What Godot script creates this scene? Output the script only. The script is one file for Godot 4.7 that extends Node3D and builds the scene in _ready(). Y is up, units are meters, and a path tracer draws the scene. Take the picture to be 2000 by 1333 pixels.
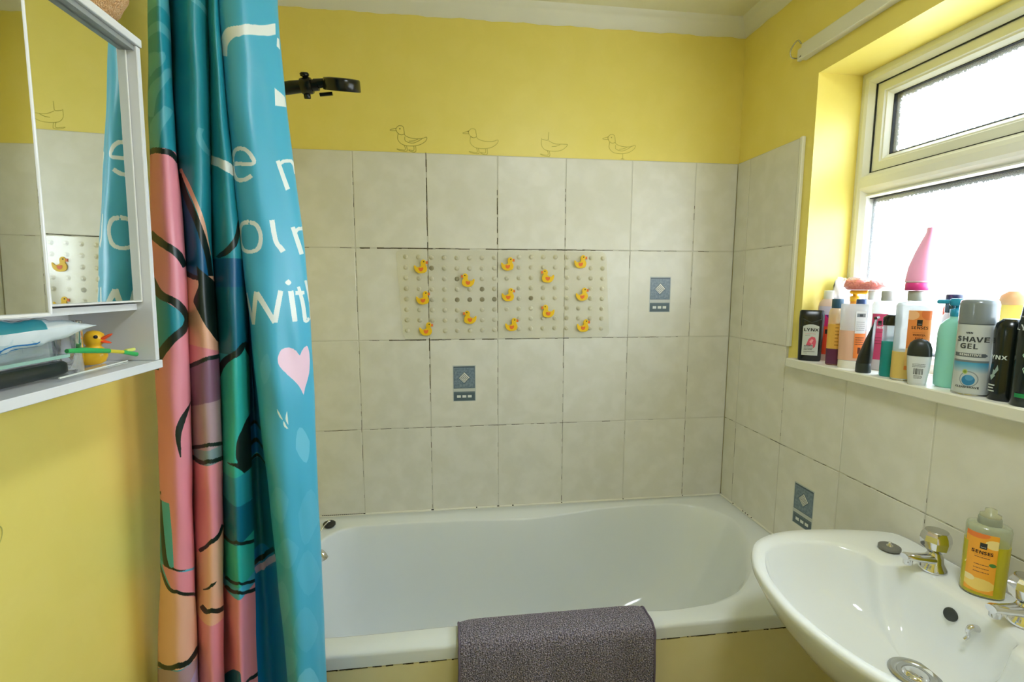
extends Node3D
# A small yellow bathroom: bath under a tiled wall, shower curtain, mirror cabinet, window sill crowded with bottles, wash basin.
# Units are metres; x runs along the bath (0 at the window wall), y is up, z comes out from the tiled back wall.

var M := {}
var used_names := {}
const ROOM_X := -1.655
const ROOM_Z := 2.55
const CEIL := 2.36
const TILE_TOP := 1.858
const TW := 0.25
const TH := 0.328
const RIM := 0.55
const SILL := 1.17

# ---------------------------------------------------------------- small helpers
func numbered(called: String) -> String:
	if not used_names.has(called):
		used_names[called] = 0
		return called
	used_names[called] += 1
	return "%s_%03d" % [called, used_names[called]]

func tag(o: Node, label: String, category := "", group := "", kind := "") -> Node:
	o.set_meta("label", label)
	if category != "": o.set_meta("category", category)
	if group != "": o.set_meta("group", group)
	if kind != "": o.set_meta("kind", kind)
	return o

func thing(called: String, label: String, category: String, at := Vector3.ZERO, turn := 0.0, group := "") -> Node3D:
	var o := Node3D.new()
	o.name = numbered(called)
	add_child(o)
	o.position = at
	o.rotation.y = turn
	tag(o, label, category, group)
	return o

func structure(called: String) -> Node3D:
	var o := Node3D.new()
	o.name = called
	add_child(o)
	o.set_meta("kind", "structure")
	return o

func part(called: String, mesh: Mesh, material: Material, parent: Node, at := Vector3.ZERO, turn := Vector3.ZERO) -> MeshInstance3D:
	var o := MeshInstance3D.new()
	o.name = called
	o.mesh = mesh
	o.material_override = material
	parent.add_child(o, true)
	o.position = at
	o.rotation = turn
	return o

func rgb(r: float, g: float, b: float, a := 1.0) -> Color:
	return Color(r / 255.0, g / 255.0, b / 255.0, a)

func mat(c: Color, rough := 0.5, metal := 0.0) -> StandardMaterial3D:
	var m := StandardMaterial3D.new()
	m.albedo_color = c
	m.roughness = rough
	m.metallic = metal
	return m

func clear_mat(c: Color, rough := 0.08) -> StandardMaterial3D:
	var m := mat(c, rough)
	m.transparency = BaseMaterial3D.TRANSPARENCY_ALPHA
	return m

func lit_through(m: StandardMaterial3D, c: Color) -> StandardMaterial3D:
	m.backlight_enabled = true
	m.backlight = c
	return m

func noise_image(size: int, freq: float, a: Color, b: Color, seed_: int, contrast := 1.0, fractal := 4) -> Image:
	var n := FastNoiseLite.new()
	n.seed = seed_
	n.frequency = freq
	n.fractal_octaves = fractal
	var g := n.get_seamless_image(size, size)
	var im := Image.create(size, size, false, Image.FORMAT_RGB8)
	for y in size:
		for x in size:
			var t := clampf((g.get_pixel(x, y).r - 0.5) * contrast + 0.5, 0.0, 1.0)
			im.set_pixel(x, y, a.lerp(b, t))
	return im

func tri(m: StandardMaterial3D, scale: float, world := true) -> StandardMaterial3D:
	m.uv1_triplanar = true
	m.uv1_world_triplanar = world
	m.uv1_scale = Vector3.ONE * scale
	return m

func tex(im: Image) -> ImageTexture:
	return ImageTexture.create_from_image(im)

func noise_mat(a: Color, b: Color, rough: float, scale: float, freq := 0.02, seed_ := 1, contrast := 1.6, bump := 0.0) -> StandardMaterial3D:
	var im := noise_image(256, freq, a, b, seed_, contrast)
	var m := mat(Color.WHITE, rough)
	m.albedo_texture = tex(im)
	tri(m, scale)
	if bump != 0.0:
		m.heightmap_enabled = true
		m.heightmap_scale = bump
		m.heightmap_texture = tex(noise_image(256, freq * 3.0, Color.BLACK, Color.WHITE, seed_ + 7, 1.4))
	return m

# rings: arrays of equally many points; outward faces when the points run clockwise seen from the end towards which the rings advance (flip otherwise)
func loft(rings: Array, closed := true, cap_a := true, cap_b := true, flip := false, smooth := true) -> ArrayMesh:
	var st := SurfaceTool.new()
	st.begin(Mesh.PRIMITIVE_TRIANGLES)
	add_loft(st, rings, closed, cap_a, cap_b, flip, smooth)
	st.generate_normals()
	return st.commit()

func add_loft(st: SurfaceTool, rings: Array, closed := true, cap_a := true, cap_b := true, flip := false, smooth := true) -> void:
	var n: int = rings[0].size()
	var cols := n if closed else n - 1
	var rows := rings.size()
	st.set_smooth_group(0 if smooth else -1)
	for i in rows - 1:
		for j in cols:
			var k := (j + 1) % n
			var q := [rings[i][j], rings[i][k], rings[i + 1][k], rings[i + 1][j]]
			var uv := [Vector2(float(j) / cols, float(i) / (rows - 1)), Vector2(float(j + 1) / cols, float(i) / (rows - 1)), Vector2(float(j + 1) / cols, float(i + 1) / (rows - 1)), Vector2(float(j) / cols, float(i + 1) / (rows - 1))]
			for t in ([0, 2, 1, 0, 3, 2] if flip else [0, 1, 2, 0, 2, 3]):
				st.set_uv(uv[t])
				st.add_vertex(q[t])
	st.set_smooth_group(-1)
	for e in 2:
		if (e == 0 and not cap_a) or (e == 1 and not cap_b): continue
		var r: Array = Array(rings[0] if e == 0 else rings[rows - 1])
		var c := Vector3.ZERO
		for p in r: c += p
		c /= n
		for j in n:
			var a: Vector3 = r[j]
			var b: Vector3 = r[(j + 1) % n]
			var order := [c, b, a] if (e == 0) != flip else [c, a, b]
			for p in order:
				st.set_uv(Vector2(0.5, 0.5))
				st.add_vertex(p)

func box_mesh(size: Vector3, bevel := 0.0) -> ArrayMesh:
	var st := SurfaceTool.new()
	st.begin(Mesh.PRIMITIVE_TRIANGLES)
	add_box(st, Vector3.ZERO, size, bevel)
	st.generate_normals()
	return st.commit()

func add_quad(st: SurfaceTool, a: Vector3, b: Vector3, c: Vector3, d: Vector3) -> void:
	st.set_smooth_group(-1)
	var p := [a, b, c, a, c, d]
	var u := [Vector2(0, 1), Vector2(0, 0), Vector2(1, 0), Vector2(0, 1), Vector2(1, 0), Vector2(1, 1)]
	for i in 6:
		st.set_uv(u[i])
		st.add_vertex(p[i])

# a box with chamfered edges, centred on at
func add_box(st: SurfaceTool, at: Vector3, size: Vector3, bevel := 0.0) -> void:
	var h := size * 0.5
	var b := minf(bevel, minf(h.x, minf(h.y, h.z)) * 0.9)
	var rings := []
	var lay := [[-h.y, b], [-h.y + b, 0.0], [h.y - b, 0.0], [h.y, b]] if b > 0.0 else [[-h.y, 0.0], [h.y, 0.0]]
	for l in lay:
		var x: float = h.x - l[1]
		var z: float = h.z - l[1]
		var y: float = l[0]
		var c := maxf(b, 0.0)
		var ring := PackedVector3Array()
		if b > 0.0:
			for p in [[x, z - c], [x - c, z], [-x + c, z], [-x, z - c], [-x, -z + c], [-x + c, -z], [x - c, -z], [x, -z + c]]:
				ring.append(at + Vector3(p[0], y, p[1]))
		else:
			for p in [[x, z], [-x, z], [-x, -z], [x, -z]]:
				ring.append(at + Vector3(p[0], y, p[1]))
		rings.append(ring)
	add_loft(st, rings, true, true, true, false, false)

func boxes_mesh(list: Array, bevel := 0.0) -> ArrayMesh:
	var st := SurfaceTool.new()
	st.begin(Mesh.PRIMITIVE_TRIANGLES)
	for l in list:
		var lo: Vector3 = l[0]
		var hi: Vector3 = l[1]
		add_box(st, (lo + hi) * 0.5, hi - lo, bevel)
	st.generate_normals()
	return st.commit()

# profile: [radius, height] pairs going up
func lathe(profile: Array, n := 28, smooth := true) -> ArrayMesh:
	var rings := []
	for p in profile:
		var ring := PackedVector3Array()
		for j in n:
			var a := TAU * j / n
			ring.append(Vector3(cos(a) * p[0], p[1], sin(a) * p[0]))
		rings.append(ring)
	return loft(rings, true, profile[0][0] > 0.0002, profile[-1][0] > 0.0002, false, smooth)

# the outline of a bottle: z of its front at x
func front_z(x: float, rx: float, rz: float, e: float) -> float:
	return rz * pow(maxf(0.0, 1.0 - pow(minf(1.0, absf(x / rx)), e)), 1.0 / e)

# levels: [y, half width, half depth]; e: 2 round, 4 boxy; sheared sideways by lean
func shell(levels: Array, n := 40, e := 2.0) -> ArrayMesh:
	var rings := []
	for l in levels:
		var ring := PackedVector3Array()
		for j in n:
			var a := TAU * j / n
			var c := cos(a)
			var s := sin(a)
			var ox: float = l[3] if l.size() > 3 else 0.0
			ring.append(Vector3(ox + signf(c) * pow(absf(c), 2.0 / e) * l[1], l[0], signf(s) * pow(absf(s), 2.0 / e) * l[2]))
		rings.append(ring)
	return loft(rings, true, true, true)

func level_at(levels: Array, y: float) -> Array:
	for i in levels.size() - 1:
		if y <= levels[i + 1][0]:
			var t := clampf((y - levels[i][0]) / maxf(1e-6, levels[i + 1][0] - levels[i][0]), 0.0, 1.0)
			return [lerpf(levels[i][1], levels[i + 1][1], t), lerpf(levels[i][2], levels[i + 1][2], t)]
	return [levels[-1][1], levels[-1][2]]

# a label that follows the front of a bottle between x0..x1 and y0..y1
func label_mesh(levels: Array, e: float, x0: float, x1: float, y0: float, y1: float, off := 0.0006, arch := 0.0) -> ArrayMesh:
	var st := SurfaceTool.new()
	st.begin(Mesh.PRIMITIVE_TRIANGLES)
	var nx := 16
	var ny := 8
	var g := []
	for i in ny + 1:
		var row := []
		for j in nx + 1:
			var x := lerpf(x0, x1, float(j) / nx)
			var top := y1 - arch * pow((2.0 * j / nx - 1.0), 2.0)
			var y := lerpf(y0, top, float(i) / ny)
			var l := level_at(levels, y)
			row.append([Vector3(x, y, front_z(x, l[0], l[1], e) + off), Vector2(float(j) / nx, 1.0 - float(i) / ny)])
		g.append(row)
	st.set_smooth_group(0)
	for i in ny:
		for j in nx:
			for p in [g[i][j], g[i + 1][j + 1], g[i][j + 1], g[i][j], g[i + 1][j], g[i + 1][j + 1]]:
				st.set_uv(p[1])
				st.add_vertex(p[0])
	st.generate_normals()
	return st.commit()

# lettering laid on the front of a bottle; size is the height of the line
func text_mesh(words: String, size: float, levels: Array, e: float, x: float, y: float, off := 0.0009, squeeze := 1.0) -> ArrayMesh:
	var f := SystemFont.new()
	f.font_names = PackedStringArray(["Droid Sans"])
	f.font_weight = 700
	var t := TextMesh.new()
	t.font = f
	t.text = words
	t.font_size = 32
	t.pixel_size = size / 32.0
	t.depth = 0.0003
	t.curve_step = 2.0
	var a := t.get_mesh_arrays()
	var v: PackedVector3Array = a[Mesh.ARRAY_VERTEX]
	for i in v.size():
		var px := x + v[i].x * squeeze
		var py := y + v[i].y
		var z := 0.0
		if levels.size():
			var l := level_at(levels, py)
			z = front_z(px, l[0], l[1], e)
		v[i] = Vector3(px, py, z + v[i].z + off)
	a[Mesh.ARRAY_VERTEX] = v
	var m := ArrayMesh.new()
	m.add_surface_from_arrays(Mesh.PRIMITIVE_TRIANGLES, a)
	return m

func curve_points(p: Array, n: int, closed := false) -> Array:
	var out := []
	var c := p.size()
	var last := c if closed else c - 1
	for i in last:
		var a = p[(i - 1 + c) % c] if closed else p[maxi(i - 1, 0)]
		var b = p[i]
		var d = p[(i + 1) % c]
		var e = p[(i + 2) % c] if closed else p[mini(i + 2, c - 1)]
		for k in n:
			var t := float(k) / n
			out.append(0.5 * ((2.0 * b) + (-a + d) * t + (2.0 * a - 5.0 * b + 4.0 * d - e) * t * t + (-a + 3.0 * b - 3.0 * d + e) * t * t * t))
	if not closed: out.append(p[c - 1])
	return out

# a tube along points; radius a number or an array; flat squashes it in the direction of side
func tube(points: Array, radius, n := 12, caps := true) -> ArrayMesh:
	var rings := []
	var side := Vector3.ZERO
	for i in points.size():
		var d: Vector3 = (points[mini(i + 1, points.size() - 1)] - points[maxi(i - 1, 0)]).normalized()
		if side == Vector3.ZERO:
			side = d.cross(Vector3.UP if absf(d.y) < 0.9 else Vector3.RIGHT).normalized()
		side = (side - d * side.dot(d)).normalized()
		var up := side.cross(d)
		var r: float = radius[i] if radius is Array else radius
		var ring := PackedVector3Array()
		for j in n:
			var a := TAU * j / n
			ring.append(points[i] + side * cos(a) * r + up * sin(a) * r)
		rings.append(ring)
	return loft(rings, true, caps, caps, true)

# a flat outline in the xy plane given thickness along z, its rim softened
func plate(outline: PackedVector2Array, z0: float, z1: float, bevel := 0.0) -> ArrayMesh:
	var st := SurfaceTool.new()
	st.begin(Mesh.PRIMITIVE_TRIANGLES)
	var pts := outline
	if Geometry2D.is_polygon_clockwise(pts): pts.reverse()
	var rings := []
	var inner := pts
	if bevel > 0.0:
		var off := Geometry2D.offset_polygon(pts, -bevel, Geometry2D.JOIN_MITER)
		if off.size() == 1 and off[0].size() == pts.size():
			inner = off[0]
			var best := 0
			for k in inner.size():
				if inner[k].distance_to(pts[0]) < inner[best].distance_to(pts[0]): best = k
			var turned := PackedVector2Array()
			for k in inner.size(): turned.append(inner[(best + k) % inner.size()])
			inner = turned
	for l in ([[z0, pts], [z1 - bevel, pts], [z1, inner]] if bevel > 0.0 else [[z0, pts], [z1, pts]]):
		var ring := PackedVector3Array()
		for p in l[1]: ring.append(Vector3(p.x, p.y, l[0]))
		rings.append(ring)
	add_loft(st, rings, true, false, false, true, false)
	for face in [[inner, z1, false], [pts, z0, true]]:
		var idx := Geometry2D.triangulate_polygon(face[0])
		for t in range(0, idx.size(), 3):
			var q := [face[0][idx[t]], face[0][idx[t + 1]], face[0][idx[t + 2]]]
			var ccw: bool = (q[1] - q[0]).cross(q[2] - q[0]) > 0.0
			if ccw != face[2]: q = [q[0], q[2], q[1]]
			for p in q:
				st.set_uv(p)
				st.add_vertex(Vector3(p.x, p.y, face[1]))
	st.generate_normals()
	return st.commit()

func round_rect(w: float, h: float, r: float, n := 6) -> PackedVector2Array:
	var out := PackedVector2Array()
	for c in [[w / 2 - r, h / 2 - r, 0.0], [-w / 2 + r, h / 2 - r, 0.25], [-w / 2 + r, -h / 2 + r, 0.5], [w / 2 - r, -h / 2 + r, 0.75]]:
		for k in n + 1:
			var a: float = TAU * (c[2] + 0.25 * k / n)
			out.append(Vector2(c[0] + cos(a) * r, c[1] + sin(a) * r))
	return out

# ribbon strokes drawn flat in the xy plane (pencil lines)
func strokes_mesh(lines: Array, width: float, z := 0.0004) -> ArrayMesh:
	var st := SurfaceTool.new()
	st.begin(Mesh.PRIMITIVE_TRIANGLES)
	for l in lines:
		var pts := curve_points(l, 6)
		for i in pts.size() - 1:
			var a: Vector2 = pts[i]
			var b: Vector2 = pts[i + 1]
			if a.distance_to(b) < 1e-6: continue
			var d := (b - a).normalized()
			var s := Vector2(-d.y, d.x) * width * 0.5
			a -= d * width * 0.25
			b += d * width * 0.25
			add_quad(st, Vector3(a.x + s.x, a.y + s.y, z), Vector3(a.x - s.x, a.y - s.y, z), Vector3(b.x - s.x, b.y - s.y, z), Vector3(b.x + s.x, b.y + s.y, z))
	st.generate_normals()
	return st.commit()

func fill_poly(im: Image, pts: PackedVector2Array, c: Color) -> void:
	var lo := 1e9
	var hi := -1e9
	for p in pts:
		lo = minf(lo, p.y)
		hi = maxf(hi, p.y)
	var n := pts.size()
	for y in range(maxi(0, int(floor(lo))), mini(im.get_height() - 1, int(ceil(hi))) + 1):
		var yc := y + 0.5
		var xs := []
		for i in n:
			var a := pts[i]
			var b := pts[(i + 1) % n]
			if (a.y <= yc) != (b.y <= yc):
				xs.append(a.x + (yc - a.y) / (b.y - a.y) * (b.x - a.x))
		xs.sort()
		for k in range(0, xs.size() - 1, 2):
			var x0 := int(round(xs[k]))
			var x1 := int(round(xs[k + 1]))
			if x1 > x0: im.fill_rect(Rect2i(x0, y, x1 - x0, 1), c)

# ---------------------------------------------------------------- camera, light, materials
func build_camera_and_light() -> void:
	var cam := Camera3D.new()
	cam.name = "camera"
	add_child(cam)
	cam.position = Vector3(-1.0855, 1.4008, 1.7545)
	cam.basis = Basis.from_euler(Vector3(-0.1164, -0.1259, 0.0011), EULER_ORDER_YXZ)
	cam.fov = 2.0 * rad_to_deg(atan(666.5 / 933.4))
	cam.near = 0.02
	cam.current = true
	# a bright overcast sky, the same all round
	var sky_mat := ProceduralSkyMaterial.new()
	sky_mat.sky_top_color = Color(0.84, 0.92, 1.0)
	sky_mat.sky_horizon_color = Color(0.93, 0.97, 1.0)
	sky_mat.ground_horizon_color = Color(0.90, 0.93, 0.95)
	sky_mat.ground_bottom_color = Color(0.76, 0.79, 0.80)
	sky_mat.energy_multiplier = 12.0
	var sky := Sky.new()
	sky.sky_material = sky_mat
	var env := Environment.new()
	env.background_mode = Environment.BG_SKY
	env.sky = sky
	env.tonemap_mode = Environment.TONE_MAPPER_LINEAR
	env.tonemap_exposure = 1.06
	env.sdfgi_enabled = true
	env.ssao_enabled = true
	env.ssil_enabled = true
	var we := WorldEnvironment.new()
	we.environment = env
	add_child(we)

func build_materials() -> void:
	M.yellow = noise_mat(rgb(246, 228, 120), rgb(248, 230, 127), 0.38, 1.4, 0.02, 3, 1.4)
	M.white_paint = mat(rgb(236, 234, 220), 0.5)
	M.ceiling = noise_mat(rgb(232, 228, 196), rgb(236, 232, 204), 0.8, 1.1, 0.02, 5)
	var tones := [[rgb(226, 223, 210), rgb(232, 229, 218)], [rgb(223, 220, 207), rgb(230, 227, 216)], [rgb(228, 225, 213), rgb(234, 231, 221)]]
	M.tiles = []
	for i in 3:
		var m := noise_mat(tones[i][0], tones[i][1], 0.34, 2.3 + 0.4 * i, 0.012, 11 + i, 2.2)
		M.tiles.append(m)
	M.grout = mat(rgb(214, 211, 198), 0.9)
	M.acrylic = mat(rgb(234, 238, 238), 0.12)
	M.ceramic = mat(rgb(241, 244, 245), 0.06)
	M.panel = noise_mat(rgb(238, 226, 172), rgb(242, 231, 182), 0.45, 1.2, 0.02, 21)
	M.upvc = mat(rgb(238, 240, 236), 0.28)
	M.gasket = mat(rgb(28, 32, 38), 0.6)
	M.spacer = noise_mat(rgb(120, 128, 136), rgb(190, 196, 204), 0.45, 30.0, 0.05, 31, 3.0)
	M.chrome = mat(rgb(225, 225, 228), 0.08, 1.0)
	M.dull_chrome = mat(rgb(190, 190, 188), 0.25, 1.0)
	M.black_plastic = mat(rgb(20, 22, 20), 0.22)
	M.rubber = mat(rgb(38, 38, 36), 0.5)
	M.cabinet = mat(rgb(232, 234, 238), 0.14)
	M.mirror = mat(rgb(236, 240, 236), 0.01, 1.0)
	M.white = mat(rgb(240, 240, 238), 0.4)
	M.floor = noise_mat(rgb(120, 110, 98), rgb(140, 130, 116), 0.6, 1.5, 0.03, 41)
	M.ink = mat(rgb(24, 24, 26), 0.5)
	M.print_white = mat(rgb(236, 238, 236), 0.4)

# ---------------------------------------------------------------- room
func tile_mesh(w: float, h: float) -> ArrayMesh:
	return box_mesh(Vector3(w, h, 0.008), 0.0012)

func decor_print(parent: Node) -> void:
	# the transfer printed on a few tiles: a blue field with a woven diamond, a bar with three squares under it
	var im := Image.create(170, 268, false, Image.FORMAT_RGB8)
	im.fill(rgb(196, 200, 196))
	im.fill_rect(Rect2i(6, 8, 158, 164), rgb(74, 92, 106))
	im.fill_rect(Rect2i(9, 18, 152, 150), rgb(100, 119, 136))
	var n := FastNoiseLite.new()
	n.seed = 9
	n.frequency = 0.05
	for y in range(18, 168):
		for x in range(9, 161):
			im.set_pixel(x, y, rgb(100, 119, 136).lerp(rgb(132, 149, 163), clampf(0.5 + n.get_noise_2d(x, y), 0, 1)))
	fill_poly(im, PackedVector2Array([Vector2(85, 46), Vector2(132, 92), Vector2(85, 138), Vector2(38, 92)]), rgb(74, 92, 110))
	fill_poly(im, PackedVector2Array([Vector2(85, 52), Vector2(126, 92), Vector2(85, 132), Vector2(44, 92)]), rgb(232, 232, 222))
	for k in 5:
		var o := 14.0 + k * 14.0
		var a := Vector2(44, 92) + Vector2(41, -40) * (o - 4) / 82.0
		var b := a + Vector2(41, 40)
		var d := Vector2(41, -40).normalized() * 2.2
		fill_poly(im, PackedVector2Array([a - d, a + d, b + d, b - d]), rgb(96, 106, 112))
	im.fill_rect(Rect2i(6, 196, 158, 68), rgb(84, 102, 112))
	im.fill_rect(Rect2i(6, 202, 158, 3), rgb(120, 136, 144))
	for k in 3: im.fill_rect(Rect2i(30 + k * 40, 222, 29, 19), rgb(224, 228, 224))
	if not M.has("decor"):
		M.decor = mat(Color.WHITE, 0.3)
		M.decor.albedo_texture = tex(im)
	var st := SurfaceTool.new()
	st.begin(Mesh.PRIMITIVE_TRIANGLES)
	var w := 0.0425
	var h := 0.068
	add_quad(st, Vector3(-w, h, 0.0043), Vector3(-w, -h, 0.0043), Vector3(w, -h, 0.0043), Vector3(w, h, 0.0043))
	st.generate_normals()
	st.index()
	var mesh := st.commit()
	# uv of add_quad: first corner is (0, 1); turn it so that the picture's top is up
	var arr := mesh.surface_get_arrays(0)
	var uv: PackedVector2Array = arr[Mesh.ARRAY_TEX_UV]
	for i in uv.size(): uv[i] = Vector2(uv[i].x, 1.0 - uv[i].y)
	arr[Mesh.ARRAY_TEX_UV] = uv
	var m2 := ArrayMesh.new()
	m2.add_surface_from_arrays(Mesh.PRIMITIVE_TRIANGLES, arr)
	var o := part("printed_motif", m2, M.decor, parent)
	o.set_meta("label", "blue printed motif with a woven diamond and three small squares")

func lay_tiles(wall: Node, spans_u: Array, spans_v: Array, to_world: Callable, turn: Vector3, decor: Array, seed_: int) -> void:
	var r := RandomNumberGenerator.new()
	r.seed = seed_
	var cache := {}
	var joint := 0.0036
	for i in spans_u.size():
		for j in spans_v.size():
			var u: Array = spans_u[i]
			var v: Array = spans_v[j]
			var w: float = u[1] - u[0] - joint
			var h: float = v[1] - v[0] - joint
			if w < 0.004 or h < 0.004: continue
			var key := "%.4f %.4f" % [w, h]
			if not cache.has(key): cache[key] = tile_mesh(w, h)
			var at: Vector3 = to_world.call((u[0] + u[1]) / 2, (v[0] + v[1]) / 2)
			var o := part("tile", cache[key], M.tiles[r.randi() % 3], wall, at, turn + Vector3(r.randf_range(-0.0015, 0.0015), r.randf_range(-0.0015, 0.0015), 0))
			for d in decor:
				if d[0] == i and d[1] == j: decor_print(o)

# mildew darkens some of the joints: stained grout, laid as narrow strips in the joint
func stain_grout(wall: Node, runs: Array, to_world: Callable, turn: Vector3) -> void:
	var r := RandomNumberGenerator.new()
	r.seed = 77
	var stain := noise_mat(rgb(48, 42, 26), rgb(120, 110, 80), 0.9, 18.0, 0.06, 51, 2.6)
	for run in runs:
		var a := Vector2(run[0], run[1])
		var b := Vector2(run[2], run[3])
		var st := SurfaceTool.new()
		st.begin(Mesh.PRIMITIVE_TRIANGLES)
		var d := (b - a).normalized()
		var s := Vector2(-d.y, d.x)
		var along := 0.0
		var full := a.distance_to(b)
		while along < full:
			var step := r.randf_range(0.008, 0.03)
			var e := minf(along + step, full)
			if r.randf() < run[4]:
				var w = r.randf_range(0.0008, 0.0019) * run[5]
				var o := r.randf_range(-0.0006, 0.0006)
				var p := a + d * along + s * o
				var q := a + d * e + s * o
				var pts := [p + s * w, p - s * w, q - s * w, q + s * w]
				var w3 := []
				for t in pts: w3.append(to_world.call(t.x, t.y))
				add_quad(st, w3[0], w3[1], w3[2], w3[3])
			along = e
		st.generate_normals()
		part("grout_stain", st.commit(), stain, wall)

func build_room() -> void:
	# back wall
	var wb := structure("wall_back")
	part("plaster", boxes_mesh([[Vector3(ROOM_X - 0.1, -0.1, -0.11), Vector3(0.26, CEIL + 0.1, -0.009)]]), M.yellow, wb)
	part("grout_bed", boxes_mesh([[Vector3(ROOM_X, 0.4, -0.0088), Vector3(0.0, TILE_TOP, -0.0010)]]), M.grout, wb)
	var cols := [[-0.167, -0.0005]]
	for k in 5: cols.append([-0.167 - TW * (k + 1), -0.167 - TW * k])
	cols.append([ROOM_X + 0.002, -0.167 - TW * 5])
	var rows := []
	for k in 4: rows.append([TILE_TOP - TH * (k + 1), TILE_TOP - TH * k])
	rows[3][0] = 0.547
	lay_tiles(wb, cols, rows, func(u, v): return Vector3(u, v, -0.004), Vector3.ZERO, [[1, 1], [4, 2]], 5)
	var on_back := func(u, v): return Vector3(u, v, -0.0007)
	var y1 := TILE_TOP - TH
	var y2 := y1 - TH
	var y3 := y2 - TH
	stain_grout(wb, [[-1.40, y1, -0.55, y1, 0.93, 1.25], [-1.6, y1, -1.4, y1, 0.2, 0.5], [-0.55, y1, -0.09, y1, 0.5, 0.5], [-1.31, y2, -0.83, y2, 0.9, 1.2], [-1.6, y2, -1.31, y2, 0.35, 0.6], [-0.83, y2, -0.1, y2, 0.6, 0.6], [-1.55, y3, -0.30, y3, 0.6, 0.6],
		[-1.167, 1.86, -1.167, 1.0, 0.85, 0.95], [-0.917, 1.75, -0.917, 1.23, 0.8, 1.0], [-0.667, 1.75, -0.667, 0.9, 0.6, 0.6], [-1.417, 1.82, -1.417, 0.6, 0.4, 0.45], [-0.417, 1.6, -0.417, 0.8, 0.4, 0.45], [-0.167, 1.7, -0.167, 0.56, 0.35, 0.45], [-0.917, 1.2, -0.917, 0.6, 0.3, 0.45], [-1.167, 1.0, -1.167, 0.56, 0.3, 0.45], [-0.667, 0.9, -0.667, 0.56, 0.4, 0.45]], on_back, Vector3.ZERO)
	# right wall with the window opening
	var wr := structure("wall_right")
	var z0 := 0.375
	var z1 := 1.475
	var top := 2.03
	part("plaster", boxes_mesh([[Vector3(0.009, -0.1, -0.009), Vector3(0.26, SILL - 0.03, ROOM_Z)], [Vector3(0.009, top, -0.009), Vector3(0.26, CEIL + 0.1, ROOM_Z)], [Vector3(0.009, SILL - 0.03, -0.009), Vector3(0.26, top, z0)], [Vector3(0.009, SILL - 0.03, z1), Vector3(0.26, top, ROOM_Z)]]), M.yellow, wr)
	part("grout_bed", boxes_mesh([[Vector3(0.0010, 0.4, 0.0), Vector3(0.0088, TILE_TOP, 0.329)], [Vector3(0.0010, 0.4, 0.329), Vector3(0.0088, SILL - 0.03, 2.33)]]), M.grout, wr)
	var a := 0.077
	var on_right := func(u, v): return Vector3(0.004, v, u)
	var up_cols := [[0.0005, a], [a, a + TW]]
	lay_tiles(wr, up_cols, rows.slice(0, 2), on_right, Vector3(0, -PI / 2, 0), [], 6)
	var low_cols := [[0.0005, a]]
	for k in 9: low_cols.append([a + TW * k, a + TW * (k + 1)])
	lay_tiles(wr, low_cols.slice(0, 2), [rows[2]], on_right, Vector3(0, -PI / 2, 0), [], 7)
	lay_tiles(wr, low_cols.slice(2), [[rows[2][0], SILL - 0.03]], on_right, Vector3(0, -PI / 2, 0), [], 8)
	lay_tiles(wr, low_cols, [rows[3]], on_right, Vector3(0, -PI / 2, 0), [[2, 0]], 9)
	var on_r := func(u, v): return Vector3(0.0007, v, u)
	stain_grout(wr, [[0.0, y3, 1.3, y3, 0.5, 0.5], [a, 1.4, a, 1.25, 0.7, 0.5], [a, 0.85, a, 0.56, 0.7, 0.6], [a + TW, 1.1, a + TW, 0.9, 0.5, 0.5], [0.1, y2, 0.33, y2, 0.4, 0.45], [0.15, y1, 0.33, y1, 0.4, 0.4], [a + TW * 3, 1.14, a + TW * 3, 0.85, 0.3, 0.4]], on_r, Vector3.ZERO)
	# white edging strip where the tiles stop beside the window
	var edging := structure("trim_1")
	part("tile_edging", boxes_mesh([[Vector3(-0.003, 1.204, 0.3285), Vector3(0.009, TILE_TOP + 0.002, 0.342)]], 0.002), M.white_paint, edging)
	# left wall, rear wall, ceiling, floor
	var wl := structure("wall_left")
	part("plaster", boxes_mesh([[Vector3(ROOM_X - 0.1, -0.1, -0.009), Vector3(ROOM_X, CEIL + 0.1, ROOM_Z)]]), M.yellow, wl)
	var wz := structure("wall_rear")
	part("plaster", boxes_mesh([[Vector3(ROOM_X - 0.1, -0.1, ROOM_Z), Vector3(0.26, CEIL + 0.1, ROOM_Z + 0.1)]]), M.yellow, wz)
	var ce := structure("ceiling")
	part("plaster", boxes_mesh([[Vector3(ROOM_X, CEIL, -0.009), Vector3(0.009, CEIL + 0.1, ROOM_Z)]]), M.ceiling, ce)
	var fl := structure("floor")
	part("vinyl", boxes_mesh([[Vector3(ROOM_X, -0.05, -0.009), Vector3(0.009, 0.0, ROOM_Z)]]), M.floor, fl)
	var door := structure("door_1")
	part("door_leaf", boxes_mesh([[Vector3(-1.25, 0.0, ROOM_Z - 0.03), Vector3(-0.49, 1.98, ROOM_Z - 0.001)]], 0.003), M.white_paint, door)
	part("architrave", boxes_mesh([[Vector3(-1.33, 0.0, ROOM_Z - 0.02), Vector3(-1.252, 2.06, ROOM_Z - 0.001)], [Vector3(-0.488, 0.0, ROOM_Z - 0.02), Vector3(-0.41, 2.06, ROOM_Z - 0.001)], [Vector3(-1.25, 1.984, ROOM_Z - 0.02), Vector3(-0.49, 2.06, ROOM_Z - 0.001)]], 0.003), M.white_paint, door)
	# coving: a moulded white strip, brushed unevenly on to the yellow below it
	var prof := [Vector2(0.0, -0.052), Vector2(0.006, -0.050), Vector2(0.010, -0.040), Vector2(0.016, -0.036), Vector2(0.020, -0.022), Vector2(0.030, -0.012), Vector2(0.040, -0.010), Vector2(0.044, 0.0)]
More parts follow.
